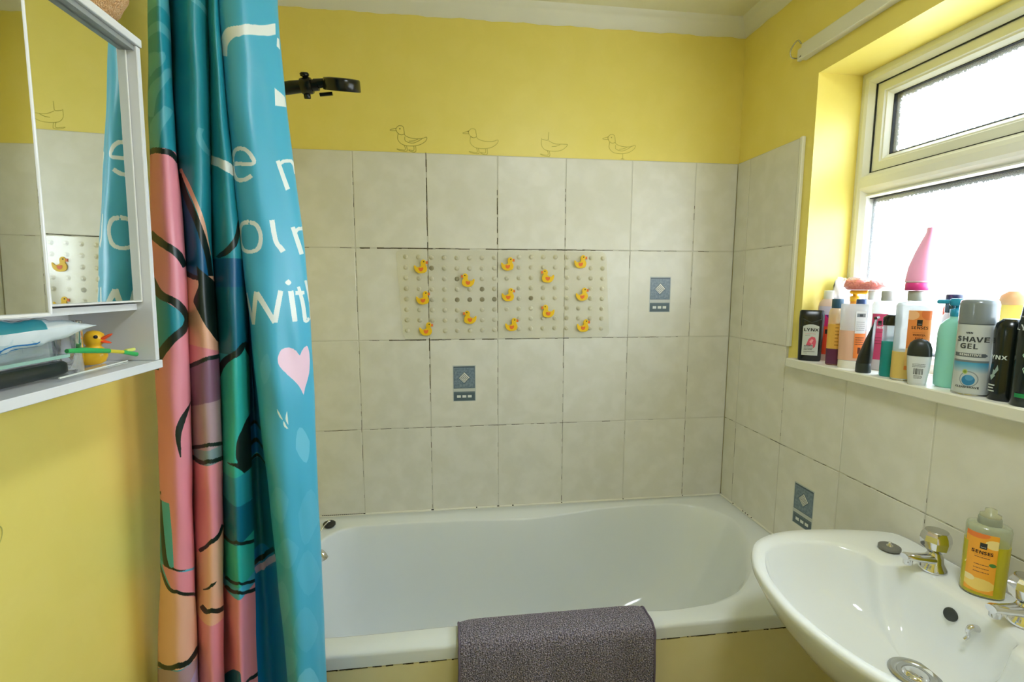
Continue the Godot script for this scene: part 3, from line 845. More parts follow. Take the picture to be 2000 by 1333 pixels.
const PRINT := [
	[0,0,0,56,0,111,0,167,0,222,0,278,0,333,0,389,0,444,0,444,627,389,627,333,627,278,627,222,627,167,627,111,627,56,627,0,627],
	[1,0,399,56,399,111,399,167,399,222,399,278,399,333,399,389,399,444,399,444,425,389,425,333,425,278,425,222,425,167,425,111,425,56,425,0,425],
	[1,0,446,56,446,111,446,167,446,222,446,278,446,333,446,389,446,444,446,444,461,389,461,333,461,278,461,222,461,167,461,111,461,56,461,0,461],
	[1,112,483,143,485,176,487,209,490,237,489,258,487,272,487,280,489,283,491,281,494,276,497,264,501,246,505,226,509,205,510,187,511,171,513,155,515,141,518,129,519,120,517,115,513,113,507,112,499,113,491,112,483],
	[1,167,581,172,573,177,565,181,558,188,552,198,547,213,543,233,539,256,533,279,527,299,522,313,518,320,517,329,516,351,512,380,506,324,502,313,504,301,506,282,509,260,513,239,518,217,523,191,525,163,528,137,532,116,537,97,543,83,549,74,557,67,564,57,571],
	[1,192,627,198,621,203,615,208,610,215,605,225,600,240,594,258,588,281,581,305,573,329,565,243,564,221,571,197,575,173,580,151,585,132,590,120,597,112,603,102,609,94,614,83,619],
	[2,0,627,56,627,111,627,167,627,222,627,278,627,333,627,389,627,444,627,444,1167,389,1167,333,1167,278,1167,222,1167,167,1167,111,1167,56,1167,0,1167],
	[4,76,629,114,632,133,632,152,633,169,633,185,634,201,635,217,636,232,636,246,636,260,636,274,637,289,638,304,640,320,642,338,643,411,629,377,630,343,631,321,630,304,628,285,627,266,627,247,627,228,628,209,627,190,626,169,625,149,624,129,624,107,623,67,620],
	[4,42,753,85,758,118,762,134,765,151,768,169,772,189,775,209,779,228,781,245,784,259,787,270,790,279,793,287,796,296,800,305,804,374,798,350,794,331,790,322,787,311,782,297,779,279,775,260,772,240,769,220,767,202,764,185,760,168,757,152,754,135,750,118,747],
	[0,74,845,112,833,172,853,263,868,326,888,275,907,204,922,141,941,42,949],
	[4,41,824,69,829,96,834,116,839,129,844,145,849,165,853,186,856,207,858,225,860,239,863,252,866,265,869,276,872,286,875,293,878,298,880,300,882,302,883,304,886,306,888,386,887,380,884,376,882,369,879,357,876,337,872,325,869,314,865,301,862,287,858,270,854,251,851,231,848,211,846,194,844,181,841,170,838,160,834,150,829,140,824,129,819],
	[4,306,884,301,887,297,889,294,891,290,893,284,895,273,897,258,900,240,903,221,907,203,911,187,916,172,921,158,926,144,931,132,936,122,942,114,947,100,952,83,957,64,963,142,964,148,959,155,954,161,949,168,945,177,941,187,936,199,932,213,927,227,923,241,919,255,916,272,913,290,910,307,907,323,904,334,900,354,897,367,895,376,893,387,891],
	[4,336,1018,320,1022,304,1025,289,1029,276,1033,264,1037,253,1042,244,1047,236,1052,230,1058,228,1064,229,1071,233,1079,239,1086,246,1094,253,1102,259,1102,259,1095,260,1088,259,1080,260,1074,263,1067,267,1062,273,1057,280,1052,288,1047,295,1042,303,1038,312,1033,322,1029,330,1024,349,1020],
	[0,58,1203,68,1198,78,1192,88,1186,99,1182,111,1183,117,1191,124,1204,131,1218,137,1233,142,1244,148,1252,153,1259,158,1265,161,1270,160,1273,154,1275,143,1275,131,1275,118,1274,104,1274,83,1277,64,1280,48,1283,36,1282,29,1278,28,1268,33,1253,41,1237,50,1219,58,1203],
	[4,49,1170,55,1182,64,1193,76,1203,89,1213,103,1223,114,1233,120,1244,126,1255,132,1265,138,1272,143,1278,148,1282,155,1285,165,1286,178,1287,194,1286,212,1285,231,1285,251,1287,270,1288,289,1289,308,1289,326,1289,363,1294,412,1302,369,1285,328,1279,310,1280,292,1280,275,1280,259,1279,243,1278,227,1277,212,1277,199,1278,189,1279,183,1278,180,1278,177,1276,173,1273,168,1268,162,1261,157,1251,151,1241,145,1230,140,1219,135,1208,130,1196,125,1185,122,1173,119,1161],
	[2,0,1167,56,1167,111,1167,167,1167,222,1167,278,1167,333,1167,389,1167,444,1167,444,1176,389,1176,333,1176,278,1176,222,1176,167,1176,111,1176,56,1176,0,1176],
	[2,173,1158,444,1186,444,1309,204,1279],
	[2,129,1279,204,1282,444,1313,425,1364,203,1321],
	[3,0,1309,130,1295,170,1314,235,1323,443,1370,409,1461,290,1448,170,1449,0,1481],
	[4,0,1291,23,1292,50,1293,78,1293,107,1293,121,1297,131,1302,142,1307,153,1312,169,1317,191,1320,220,1320,253,1327,288,1334,324,1341,401,1361,411,1358,326,1336,290,1329,256,1322,225,1315,201,1314,184,1312,171,1308,160,1303,150,1298,139,1293,127,1288,117,1284,100,1282,73,1281,45,1281],
	[7,0,1481,170,1451,305,1449,409,1459,328,1964,0,1994],
	[12,281,1482,347,1460,421,1483,328,1964,238,1928],
	[4,1,1480,54,1469,108,1458,129,1457,149,1456,170,1453,193,1450,216,1445,239,1446,261,1447,283,1448,302,1448,320,1447,345,1448,394,1458,444,1468,378,1441,331,1432,315,1434,299,1436,283,1438,267,1438,248,1437,228,1435,207,1438,187,1442,169,1445,153,1447,137,1448,120,1448,84,1454,28,1465],
	[0,444,0,500,0,556,0,611,0,667,0,722,0,778,0,833,0,889,0,889,2000,833,2000,778,2000,722,2000,667,2000,611,2000,556,2000,500,2000,444,2000],
	[1,692,589,688,591,683,594,678,597,674,601,674,605,678,608,685,612,693,615,703,618,713,621,724,623,736,624,748,625,759,626,769,627,821,616,794,616,773,616,763,616,755,615,747,613,739,611,731,608,723,605,718,603,715,600,715,598,717,597,721,594,726,591,730,589],
	[1,637,398,653,402,669,406,685,407,700,408,714,409,726,410,737,411,748,412,759,413,770,414,822,401,794,403,774,404,763,403,751,402,738,401,723,400,707,399,691,398,675,398,659,395],
	[8,489,656,586,673,677,730,741,776,779,833,768,867,444,868,444,654],
	[3,530,648,558,655,571,662,584,668,597,675,610,682,625,691,642,701,658,711,674,720,688,730,699,740,708,751,717,762,725,773,734,785,763,783,754,772,745,760,737,749,727,738,715,728,701,718,684,708,667,699,650,690,635,681,621,673,608,666,595,660,582,654,569,647],
	[4,479,653,504,661,529,670,554,678,566,686,578,694,592,702,608,711,625,721,641,730,655,739,668,748,681,758,693,767,704,776,713,785,719,794,723,803,727,812,730,821,733,830,778,828,775,819,772,811,769,802,765,792,759,783,749,773,737,764,725,754,711,745,697,736,682,727,665,718,648,709,632,700,618,692,605,684,595,676,584,669,574,662,564,655],
	[3,444,816,889,816,889,948,444,945],
	[4,649,801,662,804,676,807,689,809,703,812,718,815,736,818,755,821,774,824,807,827,835,833,851,842,859,852,860,864,858,875,855,885,853,895,849,905,842,915,829,922,808,925,777,923,760,919,741,913,721,905,704,899,688,892,672,885,657,877,644,871,634,866,627,862,622,860,620,858,620,856,621,854,626,850,634,846,643,841,651,837,657,833,659,830,658,826,656,823,654,820,653,817,652,814,651,811,650,808,649,804,649,801],
	[4,505,812,538,813,562,815,576,817,591,819,605,820,619,822,633,822,645,823,658,824,670,825,682,818,669,817,657,816,645,816,633,815,621,814,609,812,595,811,581,809,567,807,549,805],
	[2,444,929,577,926,680,931,889,948,889,974,444,971],
	[6,444,980,570,964,675,950,889,949,877,1023,661,1020,444,1038],
	[4,515,973,549,970,566,967,578,965,592,963,607,961,624,959,642,956,660,954,680,952,699,951,719,951,741,951,763,951,798,951,853,953,844,946,789,944,760,944,737,944,714,944,691,945,669,946,649,948,629,951,611,953,594,956,579,958,565,960,547,962,515,965,482,968],
	[7,444,1038,661,1020,878,1020,857,1106,444,1103],
	[2,444,1101,889,1108,815,2019,444,2022],
	[14,542,1099,783,1096,796,1122,559,1122],
	[4,509,1106,557,1101,579,1099,600,1097,623,1094,649,1092,678,1091,711,1093,745,1096,784,1098,860,1106,855,1099,779,1092,744,1089,709,1087,676,1085,646,1086,619,1089,596,1091,574,1093,549,1096,498,1101],
	[4,477,1124,520,1122,558,1120,579,1121,603,1122,632,1121,665,1118,702,1120,740,1122,779,1124,859,1131,845,1123,771,1116,733,1114,696,1113,662,1111,634,1114,612,1114,593,1114,575,1113,557,1112,512,1114],
	[3,505,1285,620,1264,767,1237,889,1257,889,1403,492,1383],
	[4,585,1273,603,1269,622,1264,640,1260,658,1255,675,1253,691,1253,706,1252,721,1252,734,1251,747,1249,758,1247,767,1245,775,1243,788,1241,804,1240,761,1231,753,1234,746,1236,738,1239,730,1241,721,1242,710,1243,698,1244,685,1245,670,1245,655,1248,639,1252,622,1257,604,1261,585,1265,567,1270],
	[4,603,1335,615,1334,628,1332,640,1331,654,1329,667,1326,679,1326,689,1325,698,1324,705,1323,713,1321,710,1320,698,1320,685,1320,674,1320,664,1321,654,1324,645,1326,635,1328,625,1330,613,1332,602,1334],
	[4,573,1369,581,1370,589,1371,599,1372,612,1373,629,1373,649,1371,669,1370,691,1373,712,1377,731,1380,749,1382,765,1384,781,1385,807,1390,834,1395,801,1380,775,1375,762,1374,749,1373,737,1372,724,1370,708,1368,689,1365,670,1362,654,1363,642,1364,635,1364,628,1363,620,1362,612,1361,602,1360],
	[0,889,0,936,0,983,0,1031,0,1078,0,1125,0,1172,0,1219,0,1267,0,1267,792,1219,792,1172,792,1125,792,1078,792,1031,792,983,792,936,792,889,792],
	[5,928,630,978,634,1015,638,1040,641,1063,644,1084,648,1104,651,1123,653,1142,654,1162,655,1182,657,1246,641,1215,641,1195,640,1175,638,1153,637,1129,636,1103,635,1076,631,1049,628,1023,624,995,621],
	[8,889,788,936,788,983,788,1031,788,1078,788,1125,788,1172,788,1219,788,1267,788,1267,943,1219,943,1172,943,1125,943,1078,943,1031,943,983,943,936,943,889,943],
	[4,1011,785,1025,783,1040,780,1054,778,1068,776,1082,773,1097,770,1112,766,1126,762,1140,758,1151,753,1160,748,1168,742,1174,736,1180,731,1186,727,1192,726,1199,725,1205,725,1208,727,1209,730,1205,735,1198,742,1190,749,1180,757,1170,763,1160,768,1148,771,1136,774,1123,777,1111,780,1098,782,1085,784,1072,785,1059,786,1048,787,1039,787,1032,787,1025,786,1018,785,1011,785],
	[13,889,834,936,834,983,834,1031,834,1078,834,1125,834,1172,834,1219,834,1267,834,1267,943,1219,943,1172,943,1125,943,1078,943,1031,943,983,943,936,943,889,943],
	[16,889,974,1009,969,1091,942,1212,929,1267,947,1267,1153,889,1153],
	[4,990,988,1010,981,1024,975,1037,968,1052,963,1066,958,1081,955,1098,952,1118,949,1139,948,1160,946,1178,943,1192,939,1203,936,1209,935,1203,935,1202,935,1211,938,1224,943,1251,949,1267,955,1267,950,1267,945,1267,940,1267,935,1259,930,1213,925,1182,926,1164,929,1151,932,1138,935,1126,937,1112,938,1093,941,1072,944,1049,948,1027,953,1008,959,982,966,950,973,920,981,890,988],
	[4,1267,1052,1251,1054,1224,1056,1210,1059,1197,1062,1185,1065,1172,1069,1160,1073,1147,1076,1137,1080,1128,1085,1123,1089,1119,1095,1118,1100,1117,1105,1117,1109,1119,1113,1124,1117,1130,1119,1132,1122,1129,1123,1117,1122,1096,1122,1073,1123,1056,1123,1051,1124,1061,1125,1081,1126,1108,1127,1136,1132,1161,1138,1184,1145,1209,1153,1243,1162,1267,1168,1267,1168,1267,1162,1267,1153,1267,1141,1267,1129,1267,1117,1267,1105,1267,1092,1267,1078,1267,1065,1267,1052],
	[0,889,1146,936,1146,983,1146,1031,1146,1078,1146,1125,1146,1172,1146,1219,1146,1267,1146,1267,1202,1219,1201,1172,1199,1125,1197,1078,1196,1031,1194,983,1192,936,1191,889,1189],
	[13,889,1183,936,1185,983,1188,1031,1191,1078,1193,1125,1196,1172,1199,1219,1201,1267,1204,1267,1267,1219,1267,1172,1266,1125,1265,1078,1265,1031,1264,983,1263,936,1263,889,1262],
	[16,889,1262,936,1262,983,1262,1031,1262,1078,1262,1125,1262,1172,1262,1219,1262,1267,1262,1267,1336,1219,1336,1172,1336,1125,1336,1078,1336,1031,1336,983,1336,936,1336,889,1336],
	[4,945,1266,975,1265,1000,1264,1017,1265,1039,1264,1068,1262,1107,1258,1151,1264,1200,1272,1267,1284,1267,1285,1267,1279,1267,1278,1201,1266,1153,1259,1110,1252,1076,1256,1052,1258,1035,1258,1021,1257,1006,1257,981,1257],
	[2,889,1356,936,1356,983,1356,1031,1356,1078,1356,1125,1356,1172,1356,1219,1356,1267,1356,1267,2000,1219,2000,1172,2000,1125,2000,1078,2000,1031,2000,983,2000,936,2000,889,2000],
	[4,950,1341,982,1339,1006,1337,1026,1337,1050,1335,1081,1332,1120,1329,1165,1336,1212,1344,1267,1356,1267,1356,1267,1350,1267,1350,1210,1338,1163,1331,1121,1324,1086,1326,1061,1328,1042,1330,1025,1330,1008,1330,981,1332],
	[4,942,1359,978,1356,1007,1354,1029,1353,1055,1351,1088,1347,1127,1347,1171,1354,1216,1362,1267,1373,1267,1373,1267,1366,1267,1366,1214,1355,1169,1348,1128,1341,1094,1340,1068,1343,1047,1345,1027,1346,1007,1346,975,1349],
	[13,889,1536,912,1528,942,1518,971,1508,1000,1500,1019,1495,1039,1490,1060,1486,1080,1482,1097,1482,1108,1486,1114,1498,1119,1516,1118,1535,1112,1550,1097,1565,1068,1578,1026,1590,971,1602,909,1612,889,1610,889,1600,889,1585,889,1569,889,1552,889,1536],
	[4,1113,1508,1138,1512,1165,1515,1192,1519,1217,1522,1248,1529,1267,1532,1267,1529,1267,1526,1267,1524,1267,1521,1267,1518,1267,1521,1267,1523,1258,1523,1240,1520,1219,1516,1199,1514,1175,1511,1149,1508,1122,1504,1096,1507],
	[8,1267,0,1286,0,1306,0,1325,0,1344,0,1364,0,1383,0,1403,0,1422,0,1422,1128,1403,1128,1383,1128,1364,1128,1344,1128,1325,1128,1306,1128,1286,1128,1267,1128],
	[4,1267,1070,1286,1070,1306,1070,1325,1070,1344,1070,1364,1070,1383,1070,1403,1070,1422,1070,1422,1076,1403,1076,1383,1076,1364,1076,1344,1076,1325,1076,1306,1076,1286,1076,1267,1076],
	[4,1267,1103,1286,1103,1306,1103,1325,1103,1344,1103,1364,1103,1383,1103,1403,1103,1422,1103,1422,1109,1403,1109,1383,1109,1364,1109,1344,1109,1325,1109,1306,1109,1286,1109,1267,1109],
	[4,1267,1131,1286,1131,1306,1131,1325,1131,1344,1131,1364,1131,1383,1131,1403,1131,1422,1131,1422,1137,1403,1137,1383,1137,1364,1137,1344,1137,1325,1137,1306,1137,1286,1137,1267,1137],
	[9,1267,1076,1286,1076,1306,1076,1325,1076,1344,1076,1364,1076,1383,1076,1403,1076,1422,1076,1422,1102,1403,1102,1383,1102,1364,1102,1344,1102,1325,1102,1306,1102,1286,1102,1267,1102],
	[9,1267,1110,1286,1110,1306,1110,1325,1110,1344,1110,1364,1110,1383,1110,1403,1110,1422,1110,1422,1129,1403,1129,1383,1129,1364,1129,1344,1129,1325,1129,1306,1129,1286,1129,1267,1129],
	[13,1267,1138,1286,1138,1306,1138,1325,1138,1344,1138,1364,1138,1383,1138,1403,1138,1422,1138,1422,1302,1403,1302,1383,1302,1364,1302,1344,1302,1325,1302,1306,1302,1286,1302,1267,1302],
	[9,1267,1297,1286,1297,1306,1297,1325,1297,1344,1297,1364,1297,1383,1297,1403,1297,1422,1297,1422,2000,1403,2000,1383,2000,1364,2000,1344,2000,1325,2000,1306,2000,1286,2000,1267,2000],
	[4,1267,1326,1281,1327,1296,1327,1311,1328,1326,1329,1342,1325,1358,1318,1375,1310,1393,1302,1411,1294,1422,1288,1410,1285,1392,1293,1374,1301,1356,1308,1339,1316,1321,1318,1305,1317,1289,1317,1274,1316,1267,1317,1267,1319],
	[12,1276,1344,1290,1345,1304,1346,1319,1346,1334,1347,1348,1340,1365,1333,1383,1325,1402,1316,1421,1308,1422,1304,1417,1296,1398,1305,1378,1313,1359,1322,1341,1330,1323,1333,1306,1332,1291,1331,1276,1330,1267,1330,1267,1333],
	[18,1422,0,1494,0,1567,0,1639,0,1711,0,1783,0,1856,0,1928,0,2000,0,2000,2000,1928,2000,1856,2000,1783,2000,1711,2000,1639,2000,1567,2000,1494,2000,1422,2000],
	[5,1479,476,1481,472,1482,468,1484,465,1486,462,1489,460,1494,458,1501,455,1509,453,1517,451,1525,449,1532,448,1538,447,1545,447,1554,447,1565,445,1578,443,1592,442,1609,440,1628,438,1649,436,1672,434,1706,430,1741,427,1777,423,1824,417,1832,399,1784,405,1747,409,1712,413,1678,417,1653,419,1633,422,1615,423,1596,425,1578,428,1560,430,1544,431,1528,432,1513,433,1498,434,1485,436,1471,439,1459,442,1447,445,1423,445,1422,449,1422,454,1422,458,1422,463,1422,466,1422,470],
	[5,1837,420,1864,420,1860,437,1823,435],
	[5,1766,507,1863,513,1875,529,1753,536],
	[5,1422,381,1422,380,1422,396,1422,416],
	[5,1445,641,1470,642,1497,642,1524,643,1547,643,1566,641,1579,638,1583,633,1580,630,1576,628,1572,626,1567,623,1561,621,1554,619,1545,617,1536,615,1526,613,1515,613,1504,612,1493,612,1483,613,1474,614,1465,615,1457,617,1450,619,1444,622,1430,623,1422,626,1422,630,1422,633,1422,637,1422,640,1422,644,1422,648,1422,651,1422,654,1434,658,1446,661,1452,663,1459,665,1467,666,1475,667,1485,668,1494,668,1504,667,1513,667,1523,666,1532,664,1540,663,1548,661,1556,660,1543,655,1535,656,1526,658,1519,659,1512,660,1506,661,1501,661,1495,661,1489,661,1484,661,1479,661,1475,660,1471,659,1467,657,1463,656,1461,654,1458,652,1456,649,1455,645,1455,642,1455,639,1456,636,1458,633,1460,630,1463,627,1467,625,1470,623,1475,621,1480,620,1485,619,1490,619,1495,619,1502,618,1509,619,1516,619,1522,620,1528,621,1535,623,1541,625,1546,627,1550,630,1554,632,1558,634,1560,636,1560,636,1559,636,1547,637,1526,637,1500,636,1473,635,1448,635],
	[5,1705,628,1761,673,1805,668,1741,624],
	[5,1730,636,1741,634,1752,632,1762,630,1772,629,1781,627,1794,626,1807,625,1819,624,1829,623,1836,623,1841,623,1846,624,1852,625,1856,626,1860,627,1863,629,1864,632,1865,635,1865,637,1866,640,1917,636,1916,633,1915,630,1914,627,1912,624,1906,622,1898,621,1888,619,1880,618,1869,617,1855,616,1839,617,1822,618,1805,619,1788,621,1772,622,1760,624,1748,626,1737,628,1726,630,1715,632],
	[5,1505,733,1512,734,1520,735,1526,735,1531,736,1535,737,1539,739,1542,741,1545,743,1548,746,1549,749,1549,751,1549,754,1548,757,1546,759,1544,762,1541,764,1537,767,1533,769,1529,770,1525,772,1521,772,1515,773,1508,774,1500,774,1494,774,1488,774,1482,773,1476,773,1471,772,1467,771,1463,769,1460,767,1457,765,1455,763,1453,760,1453,757,1453,753,1455,749,1457,746,1460,743,1463,741,1466,739,1470,738,1475,736,1479,735,1484,735,1489,734,1496,734,1505,734,1513,733,1509,727,1501,727,1494,728,1485,728,1476,729,1467,730,1459,732,1452,734,1446,736,1433,738,1422,741,1422,744,1422,748,1422,752,1422,756,1422,760,1422,763,1422,767,1423,769,1437,773,1448,775,1455,777,1463,778,1472,779,1481,780,1490,780,1500,780,1510,780,1520,779,1531,778,1540,776,1548,774,1554,772,1559,769,1563,766,1566,763,1569,760,1571,757,1572,753,1573,750,1572,747,1571,744,1568,741,1565,738,1560,735,1555,733,1547,731,1539,729,1531,729,1523,728,1517,727],
	[5,1620,726,1620,730,1621,734,1622,738,1622,743,1623,746,1625,750,1626,753,1627,757,1629,760,1632,763,1637,766,1642,768,1647,770,1652,772,1655,773,1658,775,1660,775,1661,776,1663,777,1664,778,1700,773,1698,772,1696,771,1693,770,1690,769,1686,768,1680,766,1673,764,1666,763,1662,761,1659,759,1657,757,1655,754,1654,751,1653,748,1652,744,1651,741,1650,736,1650,732,1649,728,1648,724],
	[5,1762,734,1818,779,1862,776,1801,731],
	[5,1803,744,1811,742,1818,741,1824,739,1830,738,1835,737,1841,737,1850,736,1860,736,1873,735,1885,735,1884,728,1873,729,1861,730,1847,730,1833,731,1818,733,1805,735,1795,737,1786,738,1779,740,1774,742],
	[5,1422,844,1454,894,1476,893,1451,843],
	[5,1477,896,1524,842,1500,841,1452,895],
	[5,1498,845,1579,894,1604,890,1524,841],
	[5,1606,893,1655,841,1626,839,1577,891],
	[5,1688,841,1706,893,1749,892,1730,840],
	[5,1700,821,1704,822,1709,823,1714,824,1717,825,1719,826,1717,828,1712,829,1707,830,1701,831,1696,831,1690,831,1684,830,1678,829,1674,828,1672,826,1675,825,1680,824,1686,823,1693,822,1700,821],
	[5,1762,834,1767,839,1771,844,1776,850,1780,855,1785,860,1788,865,1791,871,1793,876,1795,881,1796,885,1798,888,1798,890,1799,892,1802,894,1815,896,1836,896,1848,895,1857,894,1865,892,1873,891,1848,887,1839,888,1830,890,1823,891,1820,891,1829,891,1835,892,1835,892,1834,890,1834,888,1832,885,1830,881,1828,876,1826,870,1823,865,1820,859,1815,854,1809,849,1803,843,1797,838,1791,833],
	[5,1745,848,1827,847,1827,841,1746,841],
	[5,1837,823,1873,861,1919,860,1871,822],
	[5,1886,842,1872,891,1899,892,1922,842],
	[11,1759,1021,1750,1017,1741,1013,1731,1009,1721,1005,1708,1001,1693,997,1675,992,1660,988,1647,984,1636,981,1627,977,1617,974,1609,971,1602,968,1596,965,1592,962,1590,960,1588,957,1588,954,1589,951,1591,949,1595,946,1600,943,1606,940,1612,938,1620,937,1629,936,1638,936,1647,936,1656,936,1664,936,1674,937,1684,938,1694,939,1703,941,1712,942,1721,944,1729,947,1737,949,1745,951,1749,951,1754,949,1759,948,1764,946,1769,944,1775,943,1783,941,1793,939,1803,938,1813,937,1820,937,1826,938,1831,941,1834,944,1837,947,1839,950,1840,954,1840,958,1840,962,1838,966,1836,970,1833,974,1831,978,1827,982,1823,986,1816,990,1806,996,1794,1002,1780,1008,1769,1015,1759,1021],
	[17,1555,1036,1556,1038,1556,1041,1558,1043,1560,1045,1563,1047,1566,1049,1571,1051,1575,1052,1580,1054,1586,1055,1587,1055,1585,1053,1583,1051,1580,1050,1578,1048,1575,1046,1572,1044,1569,1042,1565,1040,1561,1038,1557,1036],
	[17,1588,1057,1588,1059,1587,1060,1587,1062,1588,1064,1590,1066,1594,1068,1599,1069,1604,1071,1609,1071,1615,1072,1616,1072,1614,1071,1611,1069,1608,1068,1605,1067,1603,1065,1601,1064,1599,1062,1596,1060,1594,1059,1590,1057],
	[17,1617,1042,1613,1045,1610,1047,1607,1049,1605,1052,1604,1054,1605,1057,1607,1059,1610,1061,1613,1063,1617,1065,1619,1065,1619,1063,1619,1061,1618,1059,1618,1057,1618,1055,1618,1052,1618,1050,1619,1048,1619,1045,1619,1043],
	[15,1577,1192,1561,1208,1536,1223,1510,1230,1480,1229,1448,1222,1422,1213,1434,1193,1466,1176,1492,1168,1520,1169,1551,1177],
	[15,1862,1257,1782,1271,1720,1282,1673,1282,1650,1270,1638,1249,1637,1222,1683,1203,1741,1191,1787,1191,1827,1204,1855,1228],
	[15,1626,1281,1603,1295,1571,1304,1535,1310,1497,1311,1454,1306,1422,1301,1447,1279,1483,1265,1518,1257,1555,1256,1594,1267],
	[15,1855,1356,1791,1368,1729,1376,1675,1375,1639,1365,1607,1345,1585,1322,1620,1306,1659,1295,1706,1294,1752,1305,1807,1327],
	[15,1502,1380,1455,1402,1422,1423,1422,1426,1422,1419,1422,1402,1422,1379,1422,1360,1422,1347,1453,1336,1479,1342,1496,1358],
	[15,1780,1448,1729,1463,1664,1470,1621,1470,1580,1459,1538,1442,1508,1424,1548,1400,1594,1389,1634,1388,1675,1398,1734,1421],
	[15,1531,1474,1496,1491,1453,1504,1422,1518,1422,1513,1422,1503,1422,1489,1422,1475,1422,1464,1434,1457,1473,1454,1507,1462],
	[10,1768,1563,1699,1567,1634,1566,1587,1560,1547,1549,1509,1537,1486,1520,1540,1502,1596,1497,1642,1502,1685,1515,1735,1538],
	[10,1491,1569,1463,1592,1422,1619,1422,1625,1422,1621,1422,1607,1422,1588,1422,1568,1422,1552,1422,1546,1422,1551,1457,1554],
	[15,1546,969,1527,982,1508,991,1492,994,1483,990,1477,980,1476,966,1495,954,1515,945,1530,942,1539,946,1545,956],
	[10,1796,1106,1786,1123,1767,1136,1746,1141,1718,1137,1683,1125,1657,1110,1663,1093,1678,1080,1699,1075,1726,1078,1759,1089]
]

func build_curtain() -> void:
	var w := 1536
	var h := 2048
	var im := Image.create(w, h, false, Image.FORMAT_RGB8)
	var ink := [rgb(40, 152, 174), rgb(90, 180, 198), rgb(240, 152, 170), rgb(246, 190, 164), rgb(22, 38, 34), rgb(234, 242, 242), rgb(136, 96, 126), rgb(186, 156, 168), rgb(16, 92, 140), rgb(14, 124, 190), rgb(112, 200, 230), rgb(244, 208, 230), rgb(190, 172, 214), rgb(16, 108, 138), rgb(132, 154, 164), rgb(88, 186, 220), rgb(50, 184, 178), rgb(232, 244, 236), rgb(74, 178, 214)]
	im.fill(ink[18])
	for d in PRINT:
		var pts := PackedVector2Array()
		for i in range(1, d.size(), 2): pts.append(Vector2(d[i] / 2000.0 * w, d[i + 1] / 2000.0 * h))
		fill_poly(im, pts, ink[d[0]])
	var m := mat(Color.WHITE, 0.36)
	m.albedo_texture = tex(im)
	lit_through(m, Color(0.25, 0.25, 0.25))
	var c := thing("shower_curtain", "blue and pink printed shower curtain with white lettering, bunched beside the cabinet", "shower curtain", Vector3.ZERO)
	var cols := 18
	var sub := 7
	var rows := CURTAIN.size()
	var vs := 10
	var lines := []
	for r in rows:
		var pts := []
		for k in cols + 1: pts.append(Vector3(CURTAIN[r][1 + k * 2], CURTAIN[r][0], CURTAIN[r][2 + k * 2]))
		lines.append(curve_points(pts, sub))
	var nn: int = lines[0].size()
	var grid := []
	for r in rows - 1:
		for v in (vs if r < rows - 2 else vs + 1):
			var t := float(v) / vs
			var row := []
			for j in nn:
				var a: Vector3 = lines[maxi(r - 1, 0)][j]
				var b: Vector3 = lines[r][j]
				var d: Vector3 = lines[r + 1][j]
				var e: Vector3 = lines[mini(r + 2, rows - 1)][j]
				var p := 0.5 * ((2.0 * b) + (d - a) * t + (2.0 * a - 5.0 * b + 4.0 * d - e) * t * t + (3.0 * b - a - 3.0 * d + e) * t * t * t)
				p.y = lerpf(b.y, d.y, t)
				p.z += 0.0012 * sin(p.y * 41.0 + j * 0.21) + 0.001 * sin(p.y * 17.0 + j * 0.5)
				row.append([p, Vector2(float(j) / (nn - 1), (CURTAIN[0][0] - p.y) / (CURTAIN[0][0] - CURTAIN[-1][0]))])
			grid.append(row)
	var st := SurfaceTool.new()
	st.begin(Mesh.PRIMITIVE_TRIANGLES)
	st.set_smooth_group(0)
	for i in grid.size() - 1:
		for j in nn - 1:
			for q in [grid[i][j], grid[i][j + 1], grid[i + 1][j + 1], grid[i][j], grid[i + 1][j + 1], grid[i + 1][j]]:
				st.set_uv(q[1])
				st.add_vertex(q[0])
	st.generate_normals()
	part("printed_cloth", st.commit(), m, c)
	# it hangs from a track screwed to the ceiling, above the picture
	var rail := thing("curtain_rail", "white curtain track screwed to the ceiling above the bathtub edge", "rail", Vector3(0, CEIL, 0.815))
	part("track", boxes_mesh([[Vector3(ROOM_X + 0.05, -0.014, -0.010), Vector3(-0.04, -0.0005, 0.010)]], 0.002), M.white, rail)
	for k in 5: part("glider", boxes_mesh([[Vector3(-1.57 + k * 0.035, -0.026, -0.003), Vector3(-1.564 + k * 0.035, -0.0145, 0.003)]], 0.001), M.white, rail)

